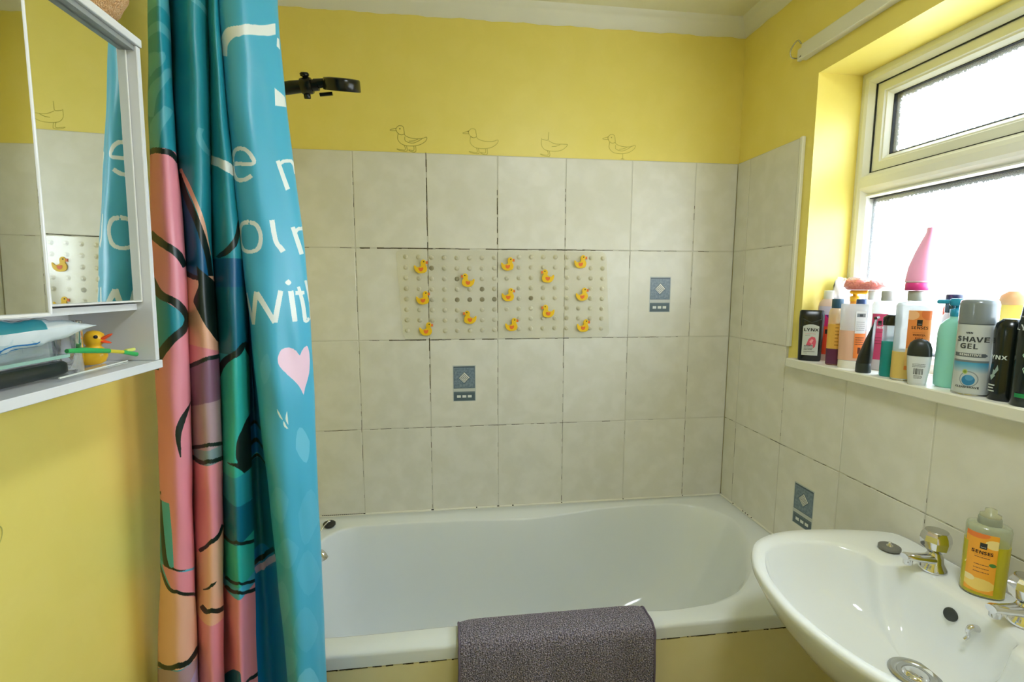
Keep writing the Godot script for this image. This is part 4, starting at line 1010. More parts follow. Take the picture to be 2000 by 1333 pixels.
# ---------------------------------------------------------------- shower
func build_shower() -> void:
	var s := thing("hand_shower", "black hand shower in a swivel bracket reaching out from behind the curtain", "shower head", Vector3(-1.56, 1.92, 0.35))
	s.rotation.x = 0.36
	part("handle", tube([Vector3(-0.02, -0.012, 0), Vector3(0.06, 0.003, 0), Vector3(0.13, 0.012, 0)], [0.016, 0.0165, 0.014], 18), M.black_plastic, s)
	part("bracket_collar", lathe([[0.019, -0.012], [0.0205, -0.008], [0.0205, 0.012], [0.019, 0.016]], 20), M.black_plastic, s, Vector3(0.098, 0.008, 0), Vector3(0, 0, -PI / 2 + 0.12))
	part("bracket_pin", lathe([[0.0, -0.032], [0.008, -0.032], [0.009, -0.028], [0.009, -0.02], [0.006, -0.018], [0.006, 0.02], [0.011, 0.022], [0.012, 0.028], [0.008, 0.0315], [0.0, 0.032]], 18), M.black_plastic, s, Vector3(0.098, 0.009, 0))
	part("neck", tube([Vector3(0.12, 0.014, 0), Vector3(0.15, 0.018, 0), Vector3(0.175, 0.018, 0)], [0.0125, 0.011, 0.012], 16), M.black_plastic, s)
	part("head", lathe([[0.0, -0.016], [0.047, -0.016], [0.0485, -0.014], [0.047, 0.011], [0.0455, 0.0135], [0.03, 0.0155], [0.0, 0.016]], 40), M.black_plastic, s, Vector3(0.191, 0.016, 0), Vector3(0, 0, -0.04))
	part("hook", tube([Vector3(0.132, -0.011, 0.004), Vector3(0.165, -0.007, 0.004)], 0.0048, 10), M.black_plastic, s)
	part("wall_arm", tube([Vector3(-0.0595, -0.018, 0), Vector3(-0.04, -0.016, 0), Vector3(-0.02, -0.012, 0)], 0.011, 14), M.black_plastic, s)

# ---------------------------------------------------------------- basin
func pillar_tap(at: Vector3, label: String) -> void:
	var t := thing("basin_tap", label, "tap", at, 0.0, "basin taps")
	part("base", lathe([[0.024, 0.0], [0.024, 0.004], [0.0205, 0.010], [0.0165, 0.018], [0.0155, 0.030], [0.013, 0.034], [0.012, 0.042]], 28), M.chrome, t)
	var rings := []
	for p in [[0.006, 0.024, 0.015, 0.012], [-0.02, 0.026, 0.0135, 0.010], [-0.045, 0.030, 0.011, 0.008], [-0.066, 0.0345, 0.0105, 0.0075], [-0.072, 0.034, 0.0095, 0.0065]]:
		var ring := PackedVector3Array()
		for j in 18:
			var a := TAU * j / 18
			ring.append(Vector3(p[0], p[1] + sin(a) * p[3], cos(a) * p[2]))
		rings.append(ring)
	part("spout", loft(rings, true, true, true, false, true), M.chrome, t)
	part("nozzle", lathe([[0.007, -0.009], [0.0085, -0.008], [0.0085, 0.006]], 18), M.chrome, t, Vector3(-0.062, 0.026, 0))
	var k := part("knob", lathe([[0.0135, 0.040], [0.0235, 0.050], [0.0265, 0.066], [0.0245, 0.078], [0.0205, 0.085]], 8, false), M.chrome, t)
	part("knob_disc", lathe([[0.0195, 0.085], [0.0195, 0.0862], [0.017, 0.0868], [0.0, 0.0868]], 24), M.dull_chrome, k)

func build_basin() -> void:
	var zc := 1.01
	var b := thing("wash_basin", "white ceramic pedestal wash basin under the window sill", "basin", Vector3(0, -0.007, 0))
	var outer_half := [[-0.0035, 0.0], [-0.0035, -0.08], [-0.0035, -0.16], [-0.0035, -0.215], [-0.025, -0.245], [-0.12, -0.266], [-0.22, -0.276], [-0.30, -0.272], [-0.37, -0.247], [-0.415, -0.205], [-0.45, -0.145], [-0.47, -0.075], [-0.478, 0.0]]
	var inner_half := [[-0.122, 0.0], [-0.124, -0.06], [-0.132, -0.105], [-0.166, -0.125], [-0.172, -0.165], [-0.205, -0.200], [-0.26, -0.222], [-0.32, -0.222], [-0.375, -0.202], [-0.408, -0.165], [-0.434, -0.115], [-0.448, -0.06], [-0.453, 0.0]]
	var oc := []
	var ic := []
	for k in 13:
		oc.append(Vector2(outer_half[k][0], outer_half[k][1]))
		ic.append(Vector2(inner_half[k][0], inner_half[k][1]))
	for k in range(11, 0, -1):
		oc.append(Vector2(outer_half[k][0], -outer_half[k][1]))
		ic.append(Vector2(inner_half[k][0], -inner_half[k][1]))
	var outer := curve_points(oc, 6, true)
	var inner := curve_points(ic, 6, true)
	var n := outer.size()
	for i in n: outer[i].x = minf(outer[i].x, -0.002)
	var rings := []
	var under := Vector2(-0.16, 0.0)
	for l in [[0.36, 0.60], [0.45, 0.625], [0.62, 0.655], [0.80, 0.700], [0.92, 0.748], [0.975, 0.780], [0.995, 0.793]]:
		var ring := PackedVector3Array()
		for i in n:
			var q: Vector2 = under.lerp(outer[i], l[0])
			ring.append(Vector3(minf(q.x, -0.002), l[1], zc + q.y))
		rings.append(ring)
	for l in [[0.0, 0.801], [0.03, 0.8065], [0.12, 0.8105], [0.5, 0.811], [0.85, 0.8095], [0.97, 0.806]]:
		var ring := PackedVector3Array()
		for i in n:
			var q: Vector2 = outer[i].lerp(inner[i], l[0])
			ring.append(Vector3(q.x, l[1], zc + q.y))
		rings.append(ring)
	var drain := Vector2(-0.212, 0.012)
	for l in [[0.0, 0.801], [0.018, 0.790], [0.045, 0.768], [0.10, 0.735], [0.20, 0.705], [0.36, 0.684], [0.56, 0.672], [0.76, 0.666], [0.86, 0.664]]:
		var ring := PackedVector3Array()
		for i in n:
			var q: Vector2 = inner[i].lerp(drain, l[0])
			ring.append(Vector3(q.x, l[1], zc + q.y))
		rings.append(ring)
	part("bowl", loft(rings, true, false, true, false, true), M.ceramic, b)
	var ped := []
	for l in [[0.0085, 0.115, 0.105], [0.03, 0.11, 0.10], [0.2, 0.09, 0.08], [0.45, 0.088, 0.078], [0.56, 0.10, 0.09], [0.612, 0.135, 0.10]]:
		ped.append(l)
	part("pedestal", shell(ped, 36, 2.4), M.ceramic, b, Vector3(-0.17, 0, zc))
	var w := part("waste", lathe([[0.0265, -0.004], [0.0285, 0.0005], [0.034, 0.003], [0.039, 0.0028], [0.0425, 0.0005]], 36), M.dull_chrome, b, Vector3(-0.212, 0.6672, zc + 0.012))
	part("waste_hole", lathe([[0.0275, -0.0025], [0.0275, -0.002], [0.0, -0.002]], 24), M.rubber, w)
	part("waste_dome", lathe([[0.022, -0.0015], [0.0215, 0.0015], [0.014, 0.0045], [0.0, 0.0055]], 28), M.chrome, w)
	var o := part("overflow_hole", lathe([[0.0125, 0.0], [0.0125, 0.0035], [0.0105, 0.0045], [0.0, 0.0]], 24), mat(rgb(58, 62, 60), 0.4), b, Vector3(-0.1262, 0.770, 1.005), Vector3(0, 0, 1.22))
	o.set_meta("label", "dark round overflow hole")
	part("chain_stay", tube(curve_points([Vector3(-0.122, 0.774, 1.052), Vector3(-0.137, 0.778, 1.050), Vector3(-0.143, 0.770, 1.049), Vector3(-0.139, 0.760, 1.048), Vector3(-0.145, 0.752, 1.046)], 5), [0.006, 0.0062, 0.0064, 0.0062, 0.006, 0.0058, 0.0055, 0.005, 0.0045, 0.0042, 0.004, 0.0038, 0.0036, 0.0035, 0.0034, 0.0033, 0.0032, 0.003, 0.003, 0.003, 0.003], 10), M.chrome, b)
	pillar_tap(Vector3(-0.082, 0.804, 0.925), "chrome basin tap with faceted knob between plug and soap bottle")
	pillar_tap(Vector3(-0.082, 0.804, 1.088), "chrome basin tap with faceted knob on the far side of the soap bottle")
	var p := thing("basin_plug", "grey rubber basin plug with a chrome boss lying on the basin ledge", "plug", Vector3(-0.105, 0.8042, 0.846), 0.4)
	part("stopper", lathe([[0.017, 0.0], [0.0215, 0.003], [0.0215, 0.008], [0.019, 0.0095], [0.0, 0.0095]], 28), mat(rgb(118, 118, 114), 0.45), p)
	part("boss", lathe([[0.007, 0.009], [0.006, 0.012], [0.003, 0.014], [0.0045, 0.017], [0.0, 0.0185]], 16), M.chrome, p)

# ---------------------------------------------------------------- things on the walls
func duck_outline(size: float, flip: bool) -> PackedVector2Array:
	var ctl := []
	for p in [[-0.5, 0.10], [-0.40, 0.10], [-0.30, -0.02], [-0.12, -0.02], [0.03, 0.10], [0.0, 0.28], [0.07, 0.45], [0.23, 0.52], [0.37, 0.44], [0.41, 0.28], [0.35, 0.14], [0.43, 0.0], [0.46, -0.2], [0.36, -0.42], [0.1, -0.5], [-0.2, -0.48], [-0.42, -0.30], [-0.50, -0.08]]:
		ctl.append(Vector2(p[0] * size * (-1 if flip else 1), p[1] * size))
	return PackedVector2Array(curve_points(ctl, 3, true))

func build_safety_mat() -> void:
	var m := thing("bath_safety_mat", "clear yellowed suction bath mat with small yellow ducks stuck to the wall tiles", "bath mat", Vector3(-0.885, 1.366, 0.0))
	var film := clear_mat(Color(0.93, 0.91, 0.76, 0.07), 0.1)
	var out := PackedVector2Array()
	for p in round_rect(0.768, 0.318, 0.022, 6): out.append(Vector2(p.x - 0.010 * p.y / 0.16, p.y + 0.004 * sin(p.x * 9.0)))
	part("sheet", plate(out, 0.0062, 0.0082, 0.0004), film, m)
	var spots := [[822, -1.192, 1.466, 0], [914, -1.025, 1.418, 1], [826, -1.187, 1.355, 0], [918, -1.019, 1.284, 1], [832, -1.178, 1.243, 0], [991, -0.881, 1.477, 0], [1069, -0.732, 1.434, 1], [992, -0.879, 1.366, 0], [1070, -0.729, 1.305, 1], [999, -0.866, 1.256, 0], [1133, -0.609, 1.487, 0], [1136, -0.601, 1.367, 0], [1138, -0.595, 1.25, 0]]
	var yellow := mat(rgb(246, 200, 30), 0.4)
	var orange := mat(rgb(240, 120, 52), 0.4)
	var dark := mat(rgb(40, 34, 20), 0.5)
	var size := 0.047
	var meshes := []
	for f in 2:
		var sgn := -1.0 if f == 1 else 1.0
		var wing := PackedVector2Array(curve_points([Vector2(-0.16 * sgn, -0.08) * size, Vector2(0.02 * sgn, -0.10) * size, Vector2(0.17 * sgn, -0.06) * size, Vector2(0.16 * sgn, -0.24) * size, Vector2(0.0, -0.36) * size, Vector2(-0.15 * sgn, -0.26) * size], 4, true))
		var beak := PackedVector2Array(curve_points([Vector2(0.36 * sgn, 0.36) * size, Vector2(0.56 * sgn, 0.38) * size, Vector2(0.50 * sgn, 0.28) * size, Vector2(0.56 * sgn, 0.20) * size, Vector2(0.38 * sgn, 0.20) * size], 3, true))
		var eye := PackedVector2Array()
		for k in 8: eye.append(Vector2(0.25 * sgn + 0.05 * cos(TAU * k / 8), 0.36 + 0.05 * sin(TAU * k / 8)) * size)
		meshes.append([plate(duck_outline(size, f == 1), 0.0, 0.0022, 0.0006), plate(wing, 0.0, 0.0028), plate(beak, -0.0002, 0.0018), plate(eye, 0.0, 0.0026)])
	var r := RandomNumberGenerator.new()
	r.seed = 4
	for s in spots:
		var d := part("duck", meshes[s[3]][0], yellow, m, Vector3(s[1] + 0.885, s[2] - 1.366, 0.0083), Vector3(0, 0, r.randf_range(-0.06, 0.06)))
		part("wing", meshes[s[3]][1], orange, d)
		part("beak", meshes[s[3]][2], orange, d)
		part("eye", meshes[s[3]][3], dark, d)
	var cup := lathe([[0.0088, 0.0], [0.0070, 0.0022], [0.0045, 0.0040], [0.0040, 0.0058]], 14)
	var cup_mats := [mat(rgb(222, 217, 200), 0.3), mat(rgb(212, 207, 186), 0.3)]
	var grime := mat(rgb(126, 116, 88), 0.7)
	for i in 17:
		for j in 8:
			var x := -0.360 + i * 0.0452
			var y := 0.135 - j * 0.0376 - 0.003 * sin(i * 0.4)
			var close := false
			for s in spots:
				if Vector2(x - (s[1] + 0.885), y - (s[2] - 1.366)).length() < 0.030: close = true
			if close: continue
			var dirty := (i in [4, 5, 6, 7, 10] and j == 4) or (i == 4 and j == 2) or (i == 2 and j == 1) or (i == 6 and j == 3)
			part("suction_cup", cup, grime if dirty else cup_mats[r.randi() % 2], m, Vector3(x, y, 0.0003), Vector3(PI / 2, 0, 0))

func build_drawings() -> void:
	var pencil := mat(rgb(176, 164, 74), 0.8)
	var faint := mat(rgb(206, 192, 90), 0.8)
	var body := [[Vector2(-0.040, 0.062), Vector2(-0.046, 0.074), Vector2(-0.036, 0.086), Vector2(-0.022, 0.084), Vector2(-0.018, 0.068), Vector2(-0.014, 0.054), Vector2(0.010, 0.046), Vector2(0.040, 0.046), Vector2(0.058, 0.052), Vector2(0.056, 0.040), Vector2(0.036, 0.026), Vector2(0.006, 0.020), Vector2(-0.024, 0.024), Vector2(-0.040, 0.040), Vector2(-0.038, 0.062)]]
	var beak := [[Vector2(-0.044, 0.078), Vector2(-0.064, 0.072), Vector2(-0.062, 0.069), Vector2(-0.043, 0.069)]]
	var collar := [[Vector2(-0.038, 0.060), Vector2(-0.028, 0.056), Vector2(-0.017, 0.060)]]
	var wing := [[Vector2(-0.016, 0.050), Vector2(-0.014, 0.036), Vector2(0.010, 0.030), Vector2(0.034, 0.040), Vector2(0.044, 0.048)], [Vector2(-0.002, 0.036), Vector2(0.014, 0.038), Vector2(0.028, 0.044)]]
	var legs := [[Vector2(-0.018, 0.022), Vector2(-0.017, 0.006), Vector2(-0.044, 0.009), Vector2(-0.030, 0.003), Vector2(-0.010, 0.003), Vector2(-0.011, 0.020)], [Vector2(0.014, 0.020), Vector2(0.013, 0.006), Vector2(-0.004, 0.007), Vector2(0.006, 0.001), Vector2(0.020, 0.002), Vector2(0.020, 0.020)]]
	var eye := [[Vector2(-0.034, 0.076), Vector2(-0.031, 0.0775), Vector2(-0.032, 0.075), Vector2(-0.034, 0.076)]]
	var kinds := [
		[-1.222, body + beak + collar + wing + legs + eye, pencil, "sharpest pencil duck drawn on the yellow wall, nearest the shower head"],
		[-0.972, body + beak + collar + legs, faint, "faint pencil duck with a collar drawn on the yellow wall"],
		[-0.716, [[Vector2(-0.040, 0.064), Vector2(-0.040, 0.040), Vector2(-0.026, 0.024), Vector2(0.006, 0.020), Vector2(0.036, 0.026), Vector2(0.056, 0.044), Vector2(0.040, 0.046), Vector2(0.010, 0.046), Vector2(-0.014, 0.056)], [Vector2(-0.014, 0.086), Vector2(-0.015, 0.070), Vector2(-0.018, 0.058), Vector2(-0.038, 0.060)]] + wing.slice(1) + legs.slice(0, 1), faint, "unfinished pencil duck without a head drawn on the yellow wall"],
		[-0.464, body + beak + collar + wing + eye + [[Vector2(0.012, 0.020), Vector2(0.012, 0.004), Vector2(0.006, 0.002), Vector2(0.018, 0.002)]], faint, "pencil duck with a round eye drawn on the yellow wall, nearest the window"]]
	for k in kinds:
		var d := thing("duck_drawing", k[3], "drawing", Vector3(k[0], TILE_TOP + 0.004, -0.009), 0.0, "pencil ducks above the tiles")
		part("pencil_lines", strokes_mesh(k[1], 0.0017, 0.0005), k[2], d)
	var l := thing("leaf_drawing", "faint pencil outline of a wing on the yellow wall below the mirror cabinet", "drawing", Vector3(ROOM_X, 1.055, 1.145), PI / 2)
	part("pencil_lines", strokes_mesh([[Vector2(-0.03, -0.012), Vector2(-0.004, 0.030), Vector2(0.034, 0.044), Vector2(0.040, 0.030), Vector2(0.020, 0.004), Vector2(-0.02, -0.03)]], 0.0014, 0.0005), mat(rgb(206, 200, 110), 0.8), l)

# ---------------------------------------------------------------- mirror cabinet and what stands in it
func build_cabinet() -> void:
	# hangs a little out of plumb: its top leans into the room
	var za := 0.960
	var zb := 1.56
	var c := thing("mirror_cabinet", "white wall cabinet with mirror doors above an open shelf", "cabinet", Vector3(ROOM_X + 0.001, 1.2755, 0.0))
	c.rotation.z = -0.0203
	var d := 0.119
	var h := 0.478
	part("top_board", boxes_mesh([[Vector3(0, h - 0.0115, za - 0.001), Vector3(d + 0.002, h, zb)]], 0.0008), M.cabinet, c)
	part("bottom_board", boxes_mesh([[Vector3(0, 0, za - 0.002), Vector3(d + 0.003, 0.0125, zb)]], 0.0008), M.cabinet, c)
	part("side_panel", boxes_mesh([[Vector3(0, 0.0127, za), Vector3(d, h - 0.0117, za + 0.009)]], 0.0008), M.cabinet, c)
	part("side_panel", boxes_mesh([[Vector3(0, 0.0127, zb - 0.012), Vector3(d, h - 0.0117, zb)]], 0.0008), M.cabinet, c)
	part("back_panel", boxes_mesh([[Vector3(0, 0.0127, za + 0.0092), Vector3(0.003, h - 0.0117, zb - 0.0122)]]), M.cabinet, c)
	part("middle_shelf", boxes_mesh([[Vector3(0.0032, 0.090, za + 0.0092), Vector3(d - 0.022, 0.099, zb - 0.0122)]]), M.cabinet, c)
	part("door_track", boxes_mesh([[Vector3(d - 0.0165, h - 0.019, za + 0.0095), Vector3(d - 0.003, h - 0.0119, zb - 0.0125)]]), mat(rgb(150, 156, 156), 0.4), c)
	var d2 := part("mirror_door", boxes_mesh([[Vector3(-0.003, 0.0, 0.0), Vector3(0.0, 0.354, 0.29)]], 0.0005), M.mirror, c, Vector3(0.1057, 0.1045, za + 0.0122), Vector3(0, -0.003, 0))
	part("edge_trim", boxes_mesh([[Vector3(-0.0052, -0.0026, 0.0), Vector3(0.0008, -0.0002, 0.29)], [Vector3(-0.0052, -0.0026, -0.0022), Vector3(0.0008, 0.354, -0.0002)]], 0.0004), M.white, d2)
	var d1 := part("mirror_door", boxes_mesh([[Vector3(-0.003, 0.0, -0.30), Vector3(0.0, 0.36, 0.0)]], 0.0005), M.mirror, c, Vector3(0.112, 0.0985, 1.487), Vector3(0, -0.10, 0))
	part("edge_trim", tube([Vector3(-0.001, -0.002, -0.3022), Vector3(-0.001, 0.36, -0.3012)], 0.0021, 14), mat(rgb(244, 246, 250), 0.12), d1)  # white colour stands in for the window's reflection along this door edge
	part("edge_trim", boxes_mesh([[Vector3(-0.0052, -0.0032, -0.30), Vector3(0.0018, -0.0002, 0.0)]], 0.0004), M.white, d1)
	# --- contents of the open shelf
	var top := 1.2895
	var k := Vector3.ONE * 0.8
	var glass := clear_mat(Color(0.70, 0.88, 0.82, 0.22), 0.05)
	var gs := thing("glass_shelf", "clear green edged glass shelf insert under the mirror doors", "shelf", Vector3(-1.588, top, 1.262))
	gs.scale = k
	part("glass_plate", boxes_mesh([[Vector3(-0.034, 0.024, -0.222), Vector3(0.022, 0.030, 0.235)]], 0.001), glass, gs)
	part("glass_edge", boxes_mesh([[Vector3(0.0222, 0.0245, -0.222), Vector3(0.0232, 0.0295, 0.235)]]), mat(rgb(150, 190, 178), 0.1), gs)
	for s in [-0.120, 0.215]: part("foot", boxes_mesh([[Vector3(-0.03, 0.0, s - 0.006), Vector3(-0.012, 0.0238, s + 0.006)]], 0.001), glass, gs)
	var tray := thing("plastic_tray", "open clear plastic tray standing on the glass shelf", "tray", Vector3(-1.592, top + 0.0242, 1.20), 0.10)
	tray.scale = Vector3(0.62, 0.8, 0.8)
	var clear := clear_mat(Color(0.86, 0.92, 0.92, 0.16), 0.06)
	part("base", boxes_mesh([[Vector3(-0.026, 0.0, -0.14), Vector3(0.026, 0.002, 0.16)]]), clear, tray)
	part("wall", boxes_mesh([[Vector3(0.0245, 0.002, -0.14), Vector3(0.026, 0.022, 0.16)]]), clear, tray)
	part("wall", boxes_mesh([[Vector3(-0.026, 0.002, -0.14), Vector3(-0.0245, 0.022, 0.16)]]), clear, tray)
	part("wall", boxes_mesh([[Vector3(-0.0244, 0.002, -0.14), Vector3(0.0244, 0.022, -0.1385)]]), clear, tray)
	part("lip", boxes_mesh([[Vector3(0.024, 0.0222, -0.141), Vector3(0.028, 0.0238, 0.16)]]), mat(rgb(200, 222, 216), 0.15), tray)
	# crinkled packet with teal print
	var pk := thing("plastic_packet", "crinkled clear film packet with teal printing lying in the tray", "packet", Vector3(-1.590, top + 0.0225, 1.165))
	var r := RandomNumberGenerator.new()
	r.seed = 8
	var pn := FastNoiseLite.new()
	pn.seed = 3
	pn.frequency = 9.0
	var im := Image.create(256, 128, false, Image.FORMAT_RGB8)
	im.fill(rgb(222, 232, 236))
	for q in 14: fill_poly(im, PackedVector2Array([Vector2(r.randf() * 256, r.randf() * 128), Vector2(r.randf() * 256, r.randf() * 128), Vector2(r.randf() * 256, r.randf() * 128)]), [rgb(236, 242, 244), rgb(188, 210, 218), rgb(206, 222, 228)][q % 3])
	for q in 2:
		im.fill_rect(Rect2i(q * 128 + 10, 40, 40, 46), rgb(60, 160, 176))
		for t in 3: im.fill_rect(Rect2i(q * 128 + 60 + t * 18, 46, 6, 34), rgb(40, 120, 190))
		im.fill_rect(Rect2i(q * 128 + 60, 46, 42, 6), rgb(40, 120, 190))
	var foil := mat(Color.WHITE, 0.15)
	foil.albedo_texture = tex(im)
	var rings := []
	for i in 41:
		var s := float(i) / 40
		var ring := PackedVector3Array()
		var half := 0.024 * (1.0 - pow(absf(2 * s - 1), 4.0)) * (1.0 - 0.55 * s) + 0.0006
		for j in 28:
			var a := TAU * j / 28
			var nz := pn.get_noise_3d(s * 1.6, cos(a) * 0.12, sin(a) * 0.12) * 0.55 + 0.35 * sin(s * 31.0 + cos(a) * 3.0)
			ring.append(Vector3(cos(a) * (0.009 + 0.003 * s) * (1.0 + 0.25 * nz), sin(a) * half * (1.0 + 0.22 * nz) + 0.026 + 0.008 * s, 0.09 - s * 0.215) + Vector3(0.012 * s, 0.0, 0.0))
		rings.append(ring)
	part("film", loft(rings, true, true, true, false, true), foil, pk)
	# tumbler
	var tumbler_glass := mat(Color(1, 1, 1, 0.02), 0.02)
	tumbler_glass.refraction_enabled = true
	tumbler_glass.refraction_scale = 0.05
	var tm := thing("glass_tumbler", "small clear glass tumbler beside the rubber duck", "tumbler", Vector3(-1.592, top, 1.058))
	tm.scale = k
	part("glass", lathe([[0.0, 0.003], [0.0175, 0.003], [0.0205, 0.078], [0.0225, 0.079], [0.0225, 0.078], [0.020, 0.0], [0.0, 0.0]], 28), tumbler_glass, tm)
	build_rubber_duck(Vector3(-1.592, top, 1.020))
	# toothbrush: one end on the glass shelf, the other on the board
	var tb := thing("toothbrush", "green and yellow toothbrush leaning off the glass shelf beside the rubber duck", "toothbrush", Vector3(-1.558, top + 0.003, 0.985))
	tb.scale = k
	part("handle", tube([Vector3(-0.016, 0.0305, 0.128), Vector3(-0.013, 0.028, 0.10), Vector3(-0.006, 0.020, 0.05)], [0.0035, 0.005, 0.0042], 10), mat(rgb(52, 176, 92), 0.35), tb)
	part("neck", tube([Vector3(-0.006, 0.020, 0.05), Vector3(-0.003, 0.014, 0.02)], 0.0034, 10), mat(rgb(222, 206, 60), 0.35), tb)
	part("brush_head", tube([Vector3(-0.003, 0.014, 0.02), Vector3(0.0, 0.005, -0.012)], [0.0036, 0.0042], 10), mat(rgb(52, 176, 92), 0.35), tb)
	part("bristles", boxes_mesh([[Vector3(-0.006, 0.012, -0.012), Vector3(0.0, 0.018, 0.012)]], 0.001), mat(rgb(222, 226, 120), 0.7), tb)
	# black comb case, a clear strip
	var cb := thing("comb_case", "black plastic comb case lying on the cabinet shelf below the glass shelf", "comb", Vector3(-1.573, top, 1.205))
	cb.scale = k
	part("case", shell([[0.0, 0.010, 0.135], [0.003, 0.0125, 0.142], [0.016, 0.0125, 0.142], [0.020, 0.009, 0.138]], 40, 5.0), mat(rgb(26, 34, 32), 0.3), cb)
	var sheet := thing("cellophane_sheet", "flat piece of clear cellophane on the cabinet shelf", "plastic film", Vector3(-1.554, top, 1.07))
	sheet.scale = k
	part("film", boxes_mesh([[Vector3(-0.024, 0.0002, -0.08), Vector3(0.012, 0.0008, 0.085)]]), clear_mat(Color(0.9, 0.93, 0.93, 0.12), 0.04), sheet)
	part("folded_edge", tube([Vector3(0.011, 0.0022, 0.085), Vector3(0.002, 0.0022, -0.08)], 0.0014, 6), mat(rgb(226, 230, 222), 0.3), sheet)
	# on top
	var sp := thing("bath_sponge", "peach coloured round bath sponge on top of the mirror cabinet", "sponge", Vector3(-1.574, 1.7548, 0.992))
	var prof := []
	for q in 15:
		var a := PI * q / 14
		prof.append([maxf(0.0001, 0.050 * sin(a) * (1.0 + 0.03 * sin(q * 2.3))), 0.055 - 0.055 * cos(a)])
	part("foam", lathe(prof, 26), noise_mat(rgb(236, 178, 122), rgb(246, 206, 160), 0.9, 12.0, 0.06, 91, 2.0, 0.4), sp)

func build_rubber_duck(at: Vector3) -> void:
	var d := thing("rubber_duck", "small yellow rubber duck with an open orange beak on the cabinet shelf", "toy duck", at, 1.75)
	d.scale = Vector3.ONE * 0.8
	var yellow := mat(rgb(246, 190, 34), 0.35)
	var rings := []
	for l in [[0.0, 0.013, 0.016, 0.0], [0.004, 0.018, 0.023, 0.0], [0.014, 0.020, 0.027, 0.0], [0.024, 0.017, 0.024, 0.002], [0.030, 0.011, 0.014, 0.006], [0.033, 0.0095, 0.0105, 0.008], [0.037, 0.013, 0.0135, 0.009], [0.045, 0.0155, 0.0155, 0.010], [0.053, 0.0135, 0.0135, 0.010], [0.058, 0.008, 0.008, 0.009], [0.0595, 0.001, 0.001, 0.009]]:
		var ring := PackedVector3Array()
		for j in 24:
			var a := TAU * j / 24
			ring.append(Vector3(cos(a) * l[1], l[0], sin(a) * l[2] + l[3]))
		rings.append(ring)
	part("body", loft(rings), yellow, d)
	part("tail", shell([[0.0, 0.010, 0.006], [0.008, 0.007, 0.004], [0.013, 0.002, 0.001]], 16), yellow, d, Vector3(0, 0.020, -0.022), Vector3(-0.7, 0, 0))
	var orange := mat(rgb(240, 84, 34), 0.35)
	part("beak", shell([[0.0, 0.0085, 0.003], [0.010, 0.0075, 0.0025], [0.015, 0.003, 0.001]], 18), orange, d, Vector3(0, 0.045, 0.023), Vector3(1.05, 0, 0))
	part("beak", shell([[0.0, 0.0075, 0.0025], [0.008, 0.0065, 0.002], [0.012, 0.003, 0.001]], 18), orange, d, Vector3(0, 0.040, 0.022), Vector3(1.85, 0, 0))
	for s in [-1, 1]: part("eye", lathe([[0.0032, 0.0], [0.003, 0.001], [0.0, 0.0014]], 12), M.ink, d, Vector3(0.0125 * s, 0.049, 0.0175), Vector3(PI / 2, 0.85 * s, 0))

# ---------------------------------------------------------------- bottles
func flip_cap(parent: Node, y: float, r: float, h: float, m: Material, n := 30) -> MeshInstance3D:
	return part("cap", lathe([[r * 0.96, y], [r, y + 0.001], [r, y + h - 0.003], [r * 0.93, y + h - 0.0005], [0.0, y + h]], n), m, parent)

func letter(parent: Node, words: String, size: float, levels: Array, e: float, x: float, y: float, m: Material, squeeze := 1.0, off := 0.0009) -> void:
	part("lettering", text_mesh(words, size, levels, e, x, y, off, squeeze), m, parent)

func picture_mat(im: Image, rough := 0.4) -> StandardMaterial3D:
	var m := mat(Color.WHITE, rough)
	m.albedo_texture = tex(im)
	return m

func text_lines(im: Image, x: int, y: int, w: int, h: int, c: Color, seed_: int) -> void:
	# small print too fine to read
	var r := RandomNumberGenerator.new()
	r.seed = seed_
	var cx := x
	while cx < x + w:
		var l := r.randi_range(2, 5)
		im.fill_rect(Rect2i(cx, y, l, h), c)
		cx += l + r.randi_range(1, 2)

func senses_label(field: Color, spots: Array, seed_: int) -> Image:
	var im := Image.create(128, 384, false, Image.FORMAT_RGB8)
	im.fill(field)
	for s in spots:
		var pts := PackedVector2Array()
		for k in 14: pts.append(Vector2(s[0] + cos(TAU * k / 14) * s[2], s[1] + sin(TAU * k / 14) * s[3]))
		fill_poly(im, pts, s[4])
	im.fill_rect(Rect2i(50, 58, 30, 38), rgb(30, 30, 30))
	im.fill_rect(Rect2i(54, 84, 22, 3), rgb(210, 206, 200))
	for k in 5:
		if k != 1: text_lines(im, 34, 150 + k * 24, 62, 5, rgb(110, 50, 30), seed_ + k)
	im.fill_rect(Rect2i(30, 140, 70, 1), rgb(150, 70, 40))
	return im

